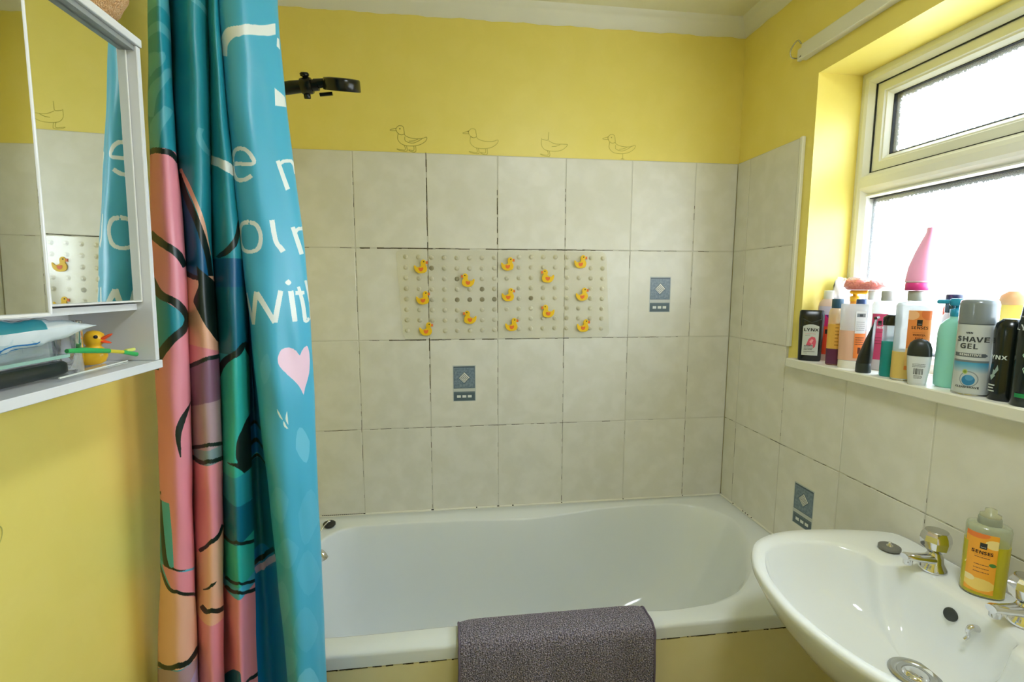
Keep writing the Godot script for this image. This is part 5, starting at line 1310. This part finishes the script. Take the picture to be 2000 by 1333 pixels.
func build_bottles() -> void:
	var black := mat(rgb(20, 24, 22), 0.25)
	var silver_ink := mat(rgb(214, 222, 220), 0.3)
	var turn := -0.80
	var g := "toiletries on the window sill"
	var white_cap := mat(rgb(232, 234, 230), 0.35)
	var grey_cap := mat(rgb(176, 178, 172), 0.35)

	# 1 black flat shower gel bottle with a white label
	var b := thing("shower_gel_bottle", "flat black bottle with a white label and pink splash at the sill end", "bottle", Vector3(0.012, SILL, 0.416), -0.62, g)
	var lv := [[0.0, 0.028, 0.014], [0.003, 0.0305, 0.0165], [0.09, 0.0325, 0.0175], [0.128, 0.0335, 0.0175], [0.152, 0.0325, 0.0145], [0.156, 0.029, 0.011]]
	part("body", shell(lv, 48, 3.2), black, b)
	part("cap_seam", tube(curve_points([Vector3(-0.033, 0.135, 0.004), Vector3(-0.02, 0.128, 0.0172), Vector3(0.0, 0.120, 0.0182), Vector3(0.02, 0.128, 0.0172), Vector3(0.033, 0.135, 0.004)], 5), 0.0008, 6), mat(rgb(60, 66, 62), 0.4), b)
	var im := Image.create(160, 320, false, Image.FORMAT_RGB8)
	im.fill(rgb(206, 212, 208))
	text_lines(im, 24, 92, 100, 5, rgb(220, 140, 150), 1)
	text_lines(im, 24, 108, 44, 5, rgb(90, 90, 90), 2)
	fill_poly(im, PackedVector2Array([Vector2(40, 215), Vector2(62, 150), Vector2(92, 124), Vector2(126, 130), Vector2(138, 170), Vector2(130, 226), Vector2(112, 244), Vector2(104, 200), Vector2(76, 224)]), rgb(226, 92, 116))
	fill_poly(im, PackedVector2Array([Vector2(70, 180), Vector2(94, 150), Vector2(112, 160), Vector2(92, 200)]), rgb(246, 170, 180))
	for k in 4: text_lines(im, 20, 214 + k * 14, 84, 7, rgb(40, 44, 42), 3 + k)
	im.fill_rect(Rect2i(18, 278, 112, 4), rgb(60, 60, 60))
	text_lines(im, 20, 296, 34, 4, rgb(110, 110, 110), 9)
	var lab := part("label", label_mesh(lv, 3.2, -0.022, 0.020, 0.018, 0.113, 0.0006, 0.006), picture_mat(im), b)
	lab.set_meta("label", "white printed label with arched top")
	letter(lab, "LYNX", 0.0125, lv, 3.2, -0.001, 0.0965, M.ink, 1.25)

	# 2 white capped bottle with pink and orange print
	b = thing("shampoo_bottle", "white capped bottle with a pink and purple label behind the flat black bottle", "bottle", Vector3(0.066, SILL, 0.413), turn, g)
	lv = [[0.0, 0.022, 0.016], [0.004, 0.025, 0.018], [0.165, 0.025, 0.018], [0.178, 0.023, 0.016], [0.188, 0.016, 0.013], [0.190, 0.0135, 0.0125]]
	part("body", shell(lv, 36, 2.6), lit_through(mat(Color(0.90, 0.80, 0.76), 0.2), Color(0.3, 0.3, 0.3)), b)
	part("contents", shell([[0.002, 0.022, 0.0155], [0.12, 0.0235, 0.0165], [0.150, 0.0235, 0.0165]], 30, 2.6), lit_through(mat(rgb(240, 110, 50), 0.4), Color(0.4, 0.4, 0.4)), b)
	im = Image.create(96, 192, false, Image.FORMAT_RGB8)
	im.fill(rgb(236, 74, 46))
	im.fill_rect(Rect2i(0, 0, 96, 34), rgb(204, 200, 226))
	im.fill_rect(Rect2i(0, 34, 96, 46), rgb(216, 36, 130))
	fill_poly(im, PackedVector2Array([Vector2(40, 34), Vector2(96, 34), Vector2(96, 60), Vector2(66, 54)]), rgb(110, 26, 120))
	im.fill_rect(Rect2i(44, 92, 24, 18), rgb(30, 26, 30))
	part("label", label_mesh(lv, 2.6, -0.022, 0.023, 0.02, 0.168), picture_mat(im), b)
	flip_cap(b, 0.190, 0.0135, 0.026, white_cap)

	# 3 yellow pump bottle
	b = thing("soap_pump_bottle", "orange bottle with a yellow pump, beside the white capped bottle", "bottle", Vector3(0.110, SILL, 0.462), turn, g)
	var amber := lit_through(mat(rgb(240, 160, 44), 0.25), Color(0.4, 0.4, 0.4))
	part("body", shell([[0.0, 0.024, 0.018], [0.004, 0.027, 0.020], [0.15, 0.027, 0.020], [0.168, 0.020, 0.016], [0.176, 0.011, 0.011], [0.184, 0.011, 0.011]], 36, 2.3), amber, b)
	var yel := mat(rgb(250, 196, 46), 0.35)
	part("collar", lathe([[0.0125, 0.184], [0.0125, 0.198], [0.006, 0.2], [0.006, 0.206]], 24), yel, b)
	part("pump_head", boxes_mesh([[Vector3(-0.013, 0.206, -0.010), Vector3(0.032, 0.217, 0.010)]], 0.003), yel, b)

	# 4 amber bottle with a petrol blue cap, purple layer at the bottom
	b = thing("bath_oil_bottle", "slim amber bottle with a petrol blue cap and a purple layer at the bottom", "bottle", Vector3(0.022, SILL, 0.500), turn, g)
	lv = [[0.0, 0.018, 0.014], [0.003, 0.020, 0.016], [0.150, 0.020, 0.016], [0.163, 0.017, 0.014], [0.166, 0.012, 0.012]]
	part("body", shell(lv, 36, 2.8), clear_mat(Color(0.92, 0.80, 0.56, 0.55), 0.1), b)
	part("contents", shell([[0.049, 0.0203, 0.0163], [0.120, 0.0203, 0.0163]], 30, 2.8), lit_through(mat(rgb(238, 184, 84), 0.3), Color(0.4, 0.4, 0.4)), b)
	part("bottom_layer", shell([[0.001, 0.0190, 0.0150], [0.004, 0.0203, 0.0163], [0.048, 0.0203, 0.0163]], 30, 2.8), lit_through(mat(rgb(104, 40, 80), 0.3), Color(0.3, 0.3, 0.3)), b)
	flip_cap(b, 0.166, 0.0145, 0.027, mat(rgb(42, 84, 108), 0.3))
	for k in 7: part("lettering", label_mesh(lv, 2.8, 0.0, 0.010 - 0.001 * (k % 3), 0.058 + k * 0.010, 0.062 + k * 0.010), mat(rgb(196, 140, 60), 0.5), b)

	# 5 clear tube standing on its white cap
	b = thing("cleanser_tube", "clear flat tube half full of peach cream standing on its white cap", "tube", Vector3(0.028, SILL, 0.553), turn + 0.1, g)
	lv = [[0.022, 0.030, 0.019], [0.06, 0.0305, 0.018], [0.12, 0.031, 0.013], [0.165, 0.0315, 0.005], [0.180, 0.0315, 0.0012]]
	part("cap", shell([[0.0, 0.028, 0.018], [0.002, 0.0295, 0.0195], [0.020, 0.0295, 0.0195], [0.0218, 0.029, 0.019]], 36, 2.6), mat(rgb(232, 226, 208), 0.35), b)
	part("tube_wall", shell(lv, 40, 2.4), clear_mat(Color(0.86, 0.88, 0.90, 0.6), 0.15), b)
	part("contents", shell([[0.023, 0.0303, 0.0193], [0.06, 0.0308, 0.0183], [0.10, 0.0311, 0.0150], [0.106, 0.0311, 0.0145]], 36, 2.4), lit_through(mat(rgb(240, 190, 160), 0.5), Color(0.5, 0.5, 0.5)), b)
	im = Image.create(96, 256, false, Image.FORMAT_RGB8)
	im.fill(rgb(222, 222, 222))
	im.fill_rect(Rect2i(0, 120, 96, 136), rgb(240, 132, 60))
	im.fill_rect(Rect2i(10, 12, 76, 20), rgb(122, 126, 132))
	im.fill_rect(Rect2i(34, 16, 28, 12), rgb(60, 64, 70))
	for k in 5: text_lines(im, 8, 56 + k * 11, 76, 4, rgb(150, 150, 156), 30 + k)
	for k in 4: text_lines(im, 8, 140 + k * 12, 76, 6, rgb(110, 60, 40), 40 + k)
	im.fill_rect(Rect2i(36, 196, 26, 34), rgb(90, 44, 30))
	part("label", label_mesh(lv, 2.4, 0.004, 0.028, 0.03, 0.16, 0.0012), picture_mat(im), b)

	# 6 slim bottle with a navy cap behind it
	b = thing("lotion_bottle", "slim clear bottle with a navy cap behind the clear tube", "bottle", Vector3(0.074, SILL, 0.525), turn, g)
	part("body", shell([[0.0, 0.016, 0.014], [0.003, 0.018, 0.016], [0.15, 0.018, 0.016], [0.168, 0.012, 0.012], [0.172, 0.011, 0.011]], 30, 2.4), clear_mat(Color(0.90, 0.88, 0.86, 0.5), 0.1), b)
	flip_cap(b, 0.172, 0.0125, 0.021, mat(rgb(48, 74, 120), 0.3))

	# 7 grey capped clear bottle at the back
	b = thing("bubble_bath_bottle", "clear bottle with a white cap against the window frame behind the pink labelled bottle", "bottle", Vector3(0.118, SILL, 0.520), turn, g)
	part("body", shell([[0.0, 0.021, 0.016], [0.003, 0.0235, 0.018], [0.165, 0.0235, 0.018], [0.182, 0.018, 0.014], [0.190, 0.0125, 0.0125]], 30, 2.6), clear_mat(Color(0.90, 0.92, 0.93, 0.5), 0.1), b)
	flip_cap(b, 0.190, 0.015, 0.027, white_cap)

	# 8 pink labelled bottle
	b = thing("body_wash_bottle", "clear rectangular bottle with a raspberry pink label and grey cap", "bottle", Vector3(0.088, SILL, 0.594), turn, g)
	lv = [[0.0, 0.030, 0.018], [0.004, 0.0335, 0.021], [0.178, 0.0335, 0.021], [0.187, 0.030, 0.018], [0.190, 0.015, 0.014]]
	part("body", shell(lv, 44, 4.0), clear_mat(Color(0.86, 0.88, 0.88, 0.6), 0.1), b)
	part("contents", shell([[0.003, 0.0305, 0.018], [0.095, 0.0315, 0.019]], 40, 4.0), lit_through(mat(rgb(232, 150, 160), 0.3), Color(0.4, 0.4, 0.4)), b)
	im = senses_label(rgb(206, 70, 112), [], 60)
	lab = part("label", label_mesh(lv, 4.0, -0.030, 0.004, 0.03, 0.155), picture_mat(im), b)
	letter(lab, "SENSES", 0.0085, lv, 4.0, -0.013, 0.118, M.print_white, 0.95)
	flip_cap(b, 0.190, 0.0155, 0.027, grey_cap)

	# 9 black tube standing on its cap, seen edge on
	b = thing("face_scrub_tube", "matt black squeeze tube standing on its cap, crimped end uppermost", "tube", Vector3(0.004, SILL, 0.622), turn - 0.1, g)
	part("cap", lathe([[0.0165, 0.0], [0.0175, 0.002], [0.0172, 0.024], [0.016, 0.026]], 28), mat(rgb(40, 48, 46), 0.4), b)
	var rings := []
	for l in [[0.0262, 0.0172, 0.0178, 0.0], [0.05, 0.0155, 0.019, 0.003], [0.085, 0.0105, 0.021, 0.0085], [0.12, 0.005, 0.0225, 0.0145], [0.136, 0.0015, 0.0228, 0.0175], [0.143, 0.0012, 0.0228, 0.019]]: rings.append(l)
	part("tube_wall", shell(rings, 36), mat(rgb(26, 30, 28), 0.35), b)
	part("crimp", boxes_mesh([[Vector3(-0.001, 0.0, -0.0228), Vector3(0.006, 0.006, 0.0228)]], 0.0006), mat(rgb(60, 60, 58), 0.4), b, Vector3(0.0185, 0.1435, 0), Vector3(0, 0, 0.35))

	# 10 teal bottle
	b = thing("mouthwash_bottle", "clear bottle half full of teal liquid with a black cap", "bottle", Vector3(0.022, SILL, 0.677), turn, g)
	lv = [[0.0, 0.0165, 0.0165], [0.003, 0.018, 0.018], [0.127, 0.018, 0.018], [0.131, 0.0172, 0.0172]]
	part("body", shell(lv, 32, 2.6), clear_mat(Color(0.62, 0.74, 0.80, 0.5), 0.08), b)
	part("liquid", shell([[0.001, 0.0172, 0.0172], [0.004, 0.0184, 0.0184], [0.091, 0.0184, 0.0184]], 30, 2.6), lit_through(mat(rgb(6, 150, 152), 0.25), Color(0.4, 0.4, 0.4)), b)
	part("cap", shell([[0.131, 0.0185, 0.0185], [0.1325, 0.019, 0.019], [0.150, 0.019, 0.019], [0.157, 0.015, 0.017, 0.003]], 30, 2.6), black, b)

	# 11 big orange labelled bottle, and the pink tube balanced on its cap
	b = thing("vanilla_body_wash_bottle", "large clear bottle a third full of yellow gel with an orange label", "bottle", Vector3(0.022, SILL, 0.732), turn, g)
	lv = [[0.0, 0.031, 0.018], [0.004, 0.0345, 0.021], [0.182, 0.0345, 0.021], [0.190, 0.031, 0.018], [0.192, 0.0155, 0.014], [0.195, 0.0145, 0.0135]]
	part("body", shell(lv, 44, 4.0), clear_mat(Color(0.80, 0.85, 0.90, 0.72), 0.12), b)
	part("contents", shell([[0.001, 0.032, 0.0190], [0.006, 0.0348, 0.0213], [0.071, 0.0348, 0.0213]], 40, 4.0), lit_through(mat(rgb(244, 208, 110), 0.4), Color(0.6, 0.6, 0.6)), b)
	im = senses_label(rgb(244, 146, 74), [[20, 30, 40, 30, rgb(250, 190, 140)], [110, 20, 40, 40, rgb(236, 120, 60)], [8, 300, 46, 60, rgb(250, 206, 130)], [60, 360, 40, 30, rgb(252, 214, 150)]], 80)
	lab = part("label", label_mesh(lv, 4.0, -0.010, 0.0325, 0.028, 0.172, 0.0010), picture_mat(im), b)
	letter(lab, "SENSES", 0.0095, lv, 4.0, 0.0125, 0.131, M.ink, 0.95)
	letter(lab, "VANILLA", 0.0056, lv, 4.0, 0.0125, 0.113, mat(rgb(110, 44, 20), 0.5))
	letter(lab, "RUSH", 0.0056, lv, 4.0, 0.0125, 0.106, mat(rgb(110, 44, 20), 0.5))
	part("print_loop", tube(curve_points([Vector3(0.004, 0.030, 0.0215), Vector3(0.001, 0.045, 0.0215), Vector3(0.006, 0.060, 0.0215), Vector3(0.014, 0.062, 0.0212), Vector3(0.013, 0.052, 0.0212), Vector3(0.006, 0.036, 0.0215)], 5), 0.0014, 6), M.ink, lab)
	flip_cap(b, 0.195, 0.0155, 0.024, grey_cap)
	b = thing("hand_cream_tube", "pink tube balanced on the grey cap of the large orange labelled bottle", "tube", Vector3(0.022, SILL + 0.2192, 0.732), turn - 0.03, g)
	part("cap", lathe([[0.0205, 0.0], [0.0222, 0.001], [0.0222, 0.0175], [0.021, 0.0185]], 32), mat(rgb(232, 60, 150), 0.35), b)
	var pink := lit_through(mat(rgb(240, 150, 190), 0.35), Color(0.7, 0.7, 0.7))
	part("shoulder", lathe([[0.0215, 0.0186], [0.0235, 0.020], [0.0235, 0.0225]], 32), mat(rgb(246, 214, 230), 0.35), b)
	part("tube_wall", shell([[0.0227, 0.0235, 0.0232, 0.0], [0.055, 0.0215, 0.0236, 0.002], [0.09, 0.0165, 0.0240, 0.007], [0.120, 0.0110, 0.0240, 0.0125], [0.134, 0.0082, 0.0235, 0.0152], [0.140, 0.0078, 0.0232, 0.0156], [0.146, 0.0076, 0.0230, 0.0158]], 40), pink, b)

	# 12 roll-on
	b = thing("roll_on_deodorant", "small white roll-on deodorant with a black domed cap and a barcode", "deodorant", Vector3(-0.004, SILL, 0.779), turn, g)
	lv = [[0.0, 0.0150, 0.0125], [0.002, 0.0165, 0.014], [0.035, 0.0205, 0.017], [0.068, 0.0225, 0.0185]]
	part("body", shell(lv, 36, 2.3), mat(rgb(226, 230, 234), 0.35), b)
	part("cap", shell([[0.0685, 0.0228, 0.0188], [0.085, 0.0222, 0.0182], [0.098, 0.0185, 0.0155], [0.105, 0.012, 0.0105], [0.108, 0.002, 0.002]], 36, 2.2), mat(rgb(34, 40, 38), 0.35), b)
	im = Image.create(128, 192, false, Image.FORMAT_RGB8)
	im.fill(rgb(226, 230, 234))
	for k in 4: text_lines(im, 14, 16 + k * 9, 100, 4, rgb(60, 66, 72), 90 + k)
	var rr := RandomNumberGenerator.new()
	rr.seed = 17
	var cx := 26
	while cx < 104:
		var ww := rr.randi_range(1, 4)
		im.fill_rect(Rect2i(cx, 58, ww, 56), rgb(30, 32, 36))
		cx += ww + rr.randi_range(1, 4)
	for k in 3: text_lines(im, 30, 124 + k * 11, 66, 5, rgb(50, 54, 60), 96 + k)
	part("label", label_mesh(lv, 2.3, -0.0145, 0.0145, 0.006, 0.055), picture_mat(im), b)

	# 13 clear bottle with a smoked cap
	b = thing("toner_bottle", "clear round bottle with a black and silver cap behind the roll-on", "bottle", Vector3(0.080, SILL, 0.772), turn, g)
	part("body", shell([[0.0, 0.020, 0.020], [0.003, 0.022, 0.022], [0.14, 0.022, 0.022], [0.160, 0.017, 0.017], [0.168, 0.012, 0.012]], 32), clear_mat(Color(0.84, 0.88, 0.90, 0.5), 0.06), b)
	part("contents", shell([[0.002, 0.019, 0.019], [0.09, 0.0205, 0.0205]], 28), clear_mat(Color(0.72, 0.90, 0.88, 0.35), 0.1), b)
	flip_cap(b, 0.168, 0.0145, 0.026, mat(rgb(60, 74, 78), 0.15, 0.6))

	# 14 red bottle with a navy cap at the back
	b = thing("sun_cream_bottle", "orange red bottle with a navy cap against the window frame behind the mint pump bottle", "bottle", Vector3(0.122, SILL, 0.738), turn, g)
	part("body", shell([[0.0, 0.017, 0.013], [0.003, 0.0195, 0.0155], [0.175, 0.0195, 0.0155], [0.190, 0.015, 0.0135]], 30, 2.6), lit_through(mat(rgb(236, 78, 36), 0.35), Color(0.4, 0.4, 0.4)), b)
	flip_cap(b, 0.190, 0.0165, 0.020, mat(rgb(36, 44, 82), 0.3))

	# 15 mint pump bottle
	b = thing("hand_wash_pump_bottle", "mint green pump bottle with a blue pump head", "bottle", Vector3(0.042, SILL, 0.816), turn - 0.2, g)
	lv = [[0.0, 0.024, 0.017], [0.005, 0.030, 0.021], [0.02, 0.031, 0.022], [0.125, 0.031, 0.022], [0.142, 0.028, 0.020], [0.154, 0.019, 0.016], [0.158, 0.013, 0.013], [0.162, 0.0125, 0.0125]]
	part("body", shell(lv, 40, 2.5), lit_through(mat(rgb(150, 226, 208), 0.35), Color(0.5, 0.5, 0.5)), b)
	var blue := mat(rgb(30, 150, 186), 0.3)
	part("collar", lathe([[0.0135, 0.162], [0.014, 0.164], [0.014, 0.178], [0.006, 0.180], [0.006, 0.186]], 26), blue, b)
	part("pump_head", shell([[0.186, 0.014, 0.010, 0.0], [0.188, 0.016, 0.0115, 0.0], [0.198, 0.016, 0.0115, 0.0], [0.202, 0.013, 0.009, 0.0]], 28, 3.0), blue, b)
	part("nozzle", boxes_mesh([[Vector3(-0.037, 0.190, -0.005), Vector3(-0.012, 0.199, 0.005)]], 0.002), blue, b)

	# 16 shaving gel can
	b = thing("shaving_gel_can", "white and grey shaving gel can with a smoky clear cap", "can", Vector3(0.016, SILL, 0.880), turn - 0.32, g)
	lv = [[0.0, 0.0295, 0.0295], [0.002, 0.031, 0.031], [0.150, 0.031, 0.031]]
	im = Image.create(256, 384, false, Image.FORMAT_RGB8)
	im.fill(rgb(206, 212, 214))
	im.fill_rect(Rect2i(0, 196, 256, 12), rgb(120, 128, 134))
	for k in 60: im.fill_rect(Rect2i(0, 208 + k, 256, 1), rgb(64, 160, 206).lerp(rgb(206, 212, 214), k / 60.0))
	im.fill_rect(Rect2i(20, 156, 200, 22), rgb(98, 106, 112))
	fill_poly(im, PackedVector2Array([Vector2(220, 156), Vector2(234, 167), Vector2(220, 178)]), rgb(98, 106, 112))
	for s in [[136, 304, 62, 46, rgb(140, 152, 160)], [136, 304, 56, 40, rgb(196, 206, 210)], [134, 310, 44, 30, rgb(40, 128, 184)], [140, 296, 28, 16, rgb(78, 156, 204)], [108, 262, 18, 14, rgb(186, 200, 120)], [108, 262, 11, 8, rgb(130, 160, 60)]]:
		var pts := PackedVector2Array()
		for k in 22: pts.append(Vector2(s[0] + cos(TAU * k / 22) * s[2], s[1] + sin(TAU * k / 22) * s[3]))
		fill_poly(im, pts, s[4])
	part("can_body", shell(lv, 48), mat(rgb(206, 212, 214), 0.25), b)
	lab = part("label", label_mesh(lv, 2.0, -0.0305, 0.0305, 0.006, 0.148, 0.0003), picture_mat(im, 0.3), b)
	var slate := mat(rgb(58, 66, 72), 0.4)
	letter(lab, "SHAVE", 0.0150, lv, 2.0, 0.001, 0.1195, slate, 1.1)
	letter(lab, "GEL", 0.0150, lv, 2.0, -0.0035, 0.1050, slate, 1.1)
	letter(lab, "MEN", 0.0050, lv, 2.0, -0.004, 0.133, slate)
	letter(lab, "SENSITIVE", 0.0062, lv, 2.0, 0.0, 0.0868, M.print_white, 1.15)
	letter(lab, "CLEAN SHAVE", 0.0058, lv, 2.0, 0.0, 0.0185, slate, 1.0)
	part("rim_bead", lathe([[0.0312, 0.0], [0.0318, 0.002], [0.0312, 0.004]], 40), M.dull_chrome, b)
	part("top_ring", lathe([[0.031, 0.150], [0.0305, 0.158], [0.028, 0.161]], 40), mat(rgb(90, 100, 104), 0.3), b)
	part("nozzle", lathe([[0.012, 0.161], [0.012, 0.178], [0.008, 0.188], [0.0, 0.19]], 24), mat(rgb(120, 130, 134), 0.4), b)
	part("clear_cap", lathe([[0.0315, 0.152], [0.0315, 0.192], [0.030, 0.199], [0.026, 0.202], [0.0, 0.2025]], 40), lit_through(mat(rgb(128, 136, 140), 0.18), Color(0.3, 0.3, 0.3)), b)

	# 17 yellow bottle with a peach top behind the can
	b = thing("baby_shampoo_bottle", "rounded yellow bottle with a peach domed top behind the shaving gel can", "bottle", Vector3(0.114, SILL, 0.868), turn, g)
	part("body", shell([[0.0, 0.026, 0.019], [0.004, 0.030, 0.022], [0.15, 0.030, 0.022], [0.175, 0.026, 0.020], [0.190, 0.020, 0.017]], 36, 2.3), lit_through(mat(rgb(248, 222, 90), 0.35), Color(0.6, 0.6, 0.6)), b)
	part("cap", shell([[0.190, 0.022, 0.018], [0.196, 0.0245, 0.020], [0.210, 0.021, 0.018], [0.219, 0.010, 0.009]], 30), mat(rgb(244, 190, 140), 0.4), b)

	# 18, 19 black sprays
	b = thing("body_spray_can", "short waisted black body spray can beside the shaving gel can", "can", Vector3(0.022, SILL, 0.9365), turn - 0.6, g)
	lv = [[0.0, 0.0215, 0.0215], [0.002, 0.0232, 0.0232], [0.04, 0.0235, 0.0235], [0.075, 0.0215, 0.0215], [0.11, 0.0225, 0.0225], [0.140, 0.0238, 0.0238], [0.156, 0.021, 0.021], [0.164, 0.013, 0.013]]
	part("can_body", shell(lv, 44), mat(rgb(18, 26, 24), 0.2), b)
	letter(b, "LYNX", 0.0115, lv, 2.0, -0.007, 0.088, silver_ink, 1.2)
	part("print_flash", plate(PackedVector2Array([Vector2(-0.004, -0.002), Vector2(0.002, 0.008), Vector2(0.0, 0.009), Vector2(0.006, 0.020), Vector2(0.004, 0.030), Vector2(0.0, 0.018), Vector2(-0.002, 0.020), Vector2(-0.003, 0.010), Vector2(-0.006, 0.008)]), 0.0, 0.0004), mat(rgb(150, 172, 168), 0.3), b, Vector3(-0.006, 0.043, 0.0228))
	for k in 3: part("small_print", label_mesh(lv, 2.0, -0.016, -0.003 - 0.002 * (k % 2), 0.018 + k * 0.006, 0.0205 + k * 0.006), silver_ink, b)
	part("shoulder_disc", lathe([[0.0128, 0.1642], [0.0125, 0.1652], [0.0, 0.166]], 28), mat(rgb(206, 212, 216), 0.25), b)
	b = thing("tall_body_spray_can", "tall black body spray can with green lightning print at the end of the row", "can", Vector3(0.012, SILL, 0.985), turn - 0.45, g)
	lv = [[0.0, 0.022, 0.022], [0.002, 0.0240, 0.0240], [0.150, 0.0240, 0.0240], [0.168, 0.0225, 0.0225], [0.190, 0.0205, 0.0205], [0.205, 0.019, 0.019], [0.210, 0.016, 0.016]]
	part("can_body", shell(lv, 44), mat(rgb(22, 34, 28), 0.2), b)
	letter(b, "LYNX", 0.0150, lv, 2.0, -0.002, 0.152, silver_ink, 1.2)
	part("cap_ring", lathe([[0.0226, 0.1712], [0.0232, 0.1724], [0.0222, 0.1738]], 36), M.dull_chrome, b)
	part("lightning", tube(curve_points([Vector3(0.002, 0.060, 0.0243), Vector3(-0.004, 0.074, 0.0240), Vector3(0.003, 0.084, 0.0243), Vector3(-0.006, 0.100, 0.0236), Vector3(0.004, 0.118, 0.0240), Vector3(-0.002, 0.128, 0.0243)], 2), 0.0006, 5), mat(rgb(196, 232, 206), 0.3), b)
	part("green_band", label_mesh(lv, 2.0, -0.012, 0.004, 0.018, 0.026), mat(rgb(20, 140, 80), 0.3), b)

	# packets at the back
	b = thing("wipes_packet", "crumpled grey and white plastic packet standing against the yellow window reveal", "packet", Vector3(0.126, SILL, 0.404), -0.15, g)
	part("film", crumpled(0.034, 0.012, 0.25, 5), picture_mat(noise_image(64, 0.05, rgb(232, 234, 234), rgb(150, 160, 172), 33, 3.0), 0.25), b)
	b = thing("sponge_packet", "red sponge in clear film lying across the bottle caps by the window", "packet", Vector3(0.112, SILL + 0.2185, 0.492), 0.25, g)
	part("sponge", crumpled_flat(0.0125, 0.026, 0.056, 9), noise_mat(rgb(212, 70, 62), rgb(240, 130, 118), 0.5, 14.0, 0.05, 35, 2.4), b)
	part("film", crumpled_flat(0.0155, 0.030, 0.062, 19), clear_mat(Color(0.98, 0.92, 0.92, 0.18), 0.08), b)

	# soap bottle on the basin
	b = thing("hand_soap_bottle", "yellow liquid soap bottle with an orange label on the basin ledge", "bottle", Vector3(-0.062, 0.8042, 1.003), -0.72)
	lv = [[0.0, 0.029, 0.024], [0.003, 0.0315, 0.0265], [0.134, 0.0325, 0.0275], [0.139, 0.031, 0.026], [0.141, 0.018, 0.017]]
	part("body", shell(lv, 44, 2.3), clear_mat(Color(0.74, 0.78, 0.66, 0.45), 0.06), b)
	part("liquid", shell([[0.004, 0.0320, 0.0270], [0.105, 0.0329, 0.0279]], 40, 2.3), lit_through(mat(rgb(206, 194, 24), 0.12), Color(0.5, 0.5, 0.5)), b)
	im = senses_label(rgb(250, 172, 44), [[30, 10, 60, 24, rgb(244, 130, 50)], [110, 60, 40, 30, rgb(252, 226, 150)], [64, 330, 70, 40, rgb(250, 214, 110)], [20, 300, 24, 20, rgb(252, 232, 170)], [112, 190, 16, 12, rgb(70, 130, 50)]], 120)
	lab = part("label", label_mesh(lv, 2.3, -0.0315, 0.010, 0.010, 0.128, 0.0016), picture_mat(im), b)
	letter(lab, "SENSES", 0.0090, lv, 2.3, -0.0105, 0.091, mat(rgb(70, 40, 20), 0.5), 0.95, 0.0020)
	part("neck_ring", lathe([[0.0172, 0.141], [0.0172, 0.153], [0.0158, 0.155]], 28), mat(rgb(150, 156, 140), 0.3), b)
	part("cap", lathe([[0.0155, 0.155], [0.0155, 0.160], [0.009, 0.162], [0.0085, 0.170], [0.0, 0.172]], 28), clear_mat(Color(0.86, 0.86, 0.72, 0.6), 0.2), b)

func crumpled(rx: float, rz: float, h: float, seed_: int) -> ArrayMesh:
	var n := FastNoiseLite.new()
	n.seed = seed_
	n.frequency = 14.0
	var rings := []
	for i in 19:
		var s := float(i) / 18
		var ring := PackedVector3Array()
		for j in 24:
			var a := TAU * j / 24
			var d := 1.0 + 0.35 * n.get_noise_3d(s, cos(a) * 0.15, sin(a) * 0.15)
			var fat := 1.0 - pow(s, 6.0) * 0.85
			ring.append(Vector3(cos(a) * rx * d * (0.9 + 0.1 * fat), h * s + (0.008 * sin(j * 0.9) * s), sin(a) * rz * d * fat))
		rings.append(ring)
	return loft(rings)

func crumpled_flat(h: float, rx: float, rz: float, seed_: int) -> ArrayMesh:
	var n := FastNoiseLite.new()
	n.seed = seed_
	n.frequency = 10.0
	var rings := []
	for i in 17:
		var t := float(i) / 16
		var ring := PackedVector3Array()
		var s := pow(maxf(0.0, 1.0 - pow(t, 5.0)), 0.3) * (0.80 + 0.20 * minf(1.0, t * 3.0))
		for j in 40:
			var a := TAU * j / 40
			var c := signf(cos(a)) * pow(absf(cos(a)), 0.7)
			var d := signf(sin(a)) * pow(absf(sin(a)), 0.7)
			var w := 1.0 + 0.10 * n.get_noise_3d(c * 0.5, t * 0.3, d * 0.5)
			var top := 1.0 + 0.5 * n.get_noise_2d(c * s * 0.30, d * s * 0.45) - 0.25 * d * s
			ring.append(Vector3(c * rx * w * s, 2.0 * h * t * top, d * rz * w * s))
		rings.append(ring)
	return loft(rings)

# ---------------------------------------------------------------- unseen ceiling lamp, added as fill light
func build_added_lamp() -> void:
	var l := thing("added_ceiling_lamp", "round opal ceiling lamp added out of view to brighten the bathroom", "lamp", Vector3(-0.55, CEIL, 1.45))
	part("base_plate", lathe([[0.15, -0.02], [0.15, -0.001]], 40), M.white, l)
	var glow := mat(rgb(250, 246, 236), 0.5)
	glow.emission_enabled = true
	glow.emission = Color(0.93, 0.97, 1.0)
	glow.emission_energy_multiplier = 1.5
	part("diffuser", lathe([[0.0, -0.075], [0.06, -0.072], [0.11, -0.058], [0.138, -0.036], [0.143, -0.021]], 40), glow, l)
	var o := AreaLight3D.new()  # added fill, as daylight from the window alone leaves the room dark
	o.name = "fill_light"
	o.area_size = Vector2(0.26, 0.26)
	o.light_energy = FILL_LAMP_ENERGY
	o.light_color = Color(0.93, 0.97, 1.0)
	o.shadow_enabled = true
	o.area_range = 8.0
	l.add_child(o)
	o.position = Vector3(0, -0.082, 0)
	o.rotation = Vector3(-PI / 2, 0, 0)

const FILL_LAMP_ENERGY := 0.85

func _ready() -> void:
	build_camera_and_light()
	build_materials()
	build_room()
	build_window()
	build_sill_and_blind()
	build_bath()
	build_curtain()
	build_cabinet()
	build_basin()
	build_towel()
	build_shower()
	build_safety_mat()
	build_bottles()
	build_drawings()
	build_added_lamp()
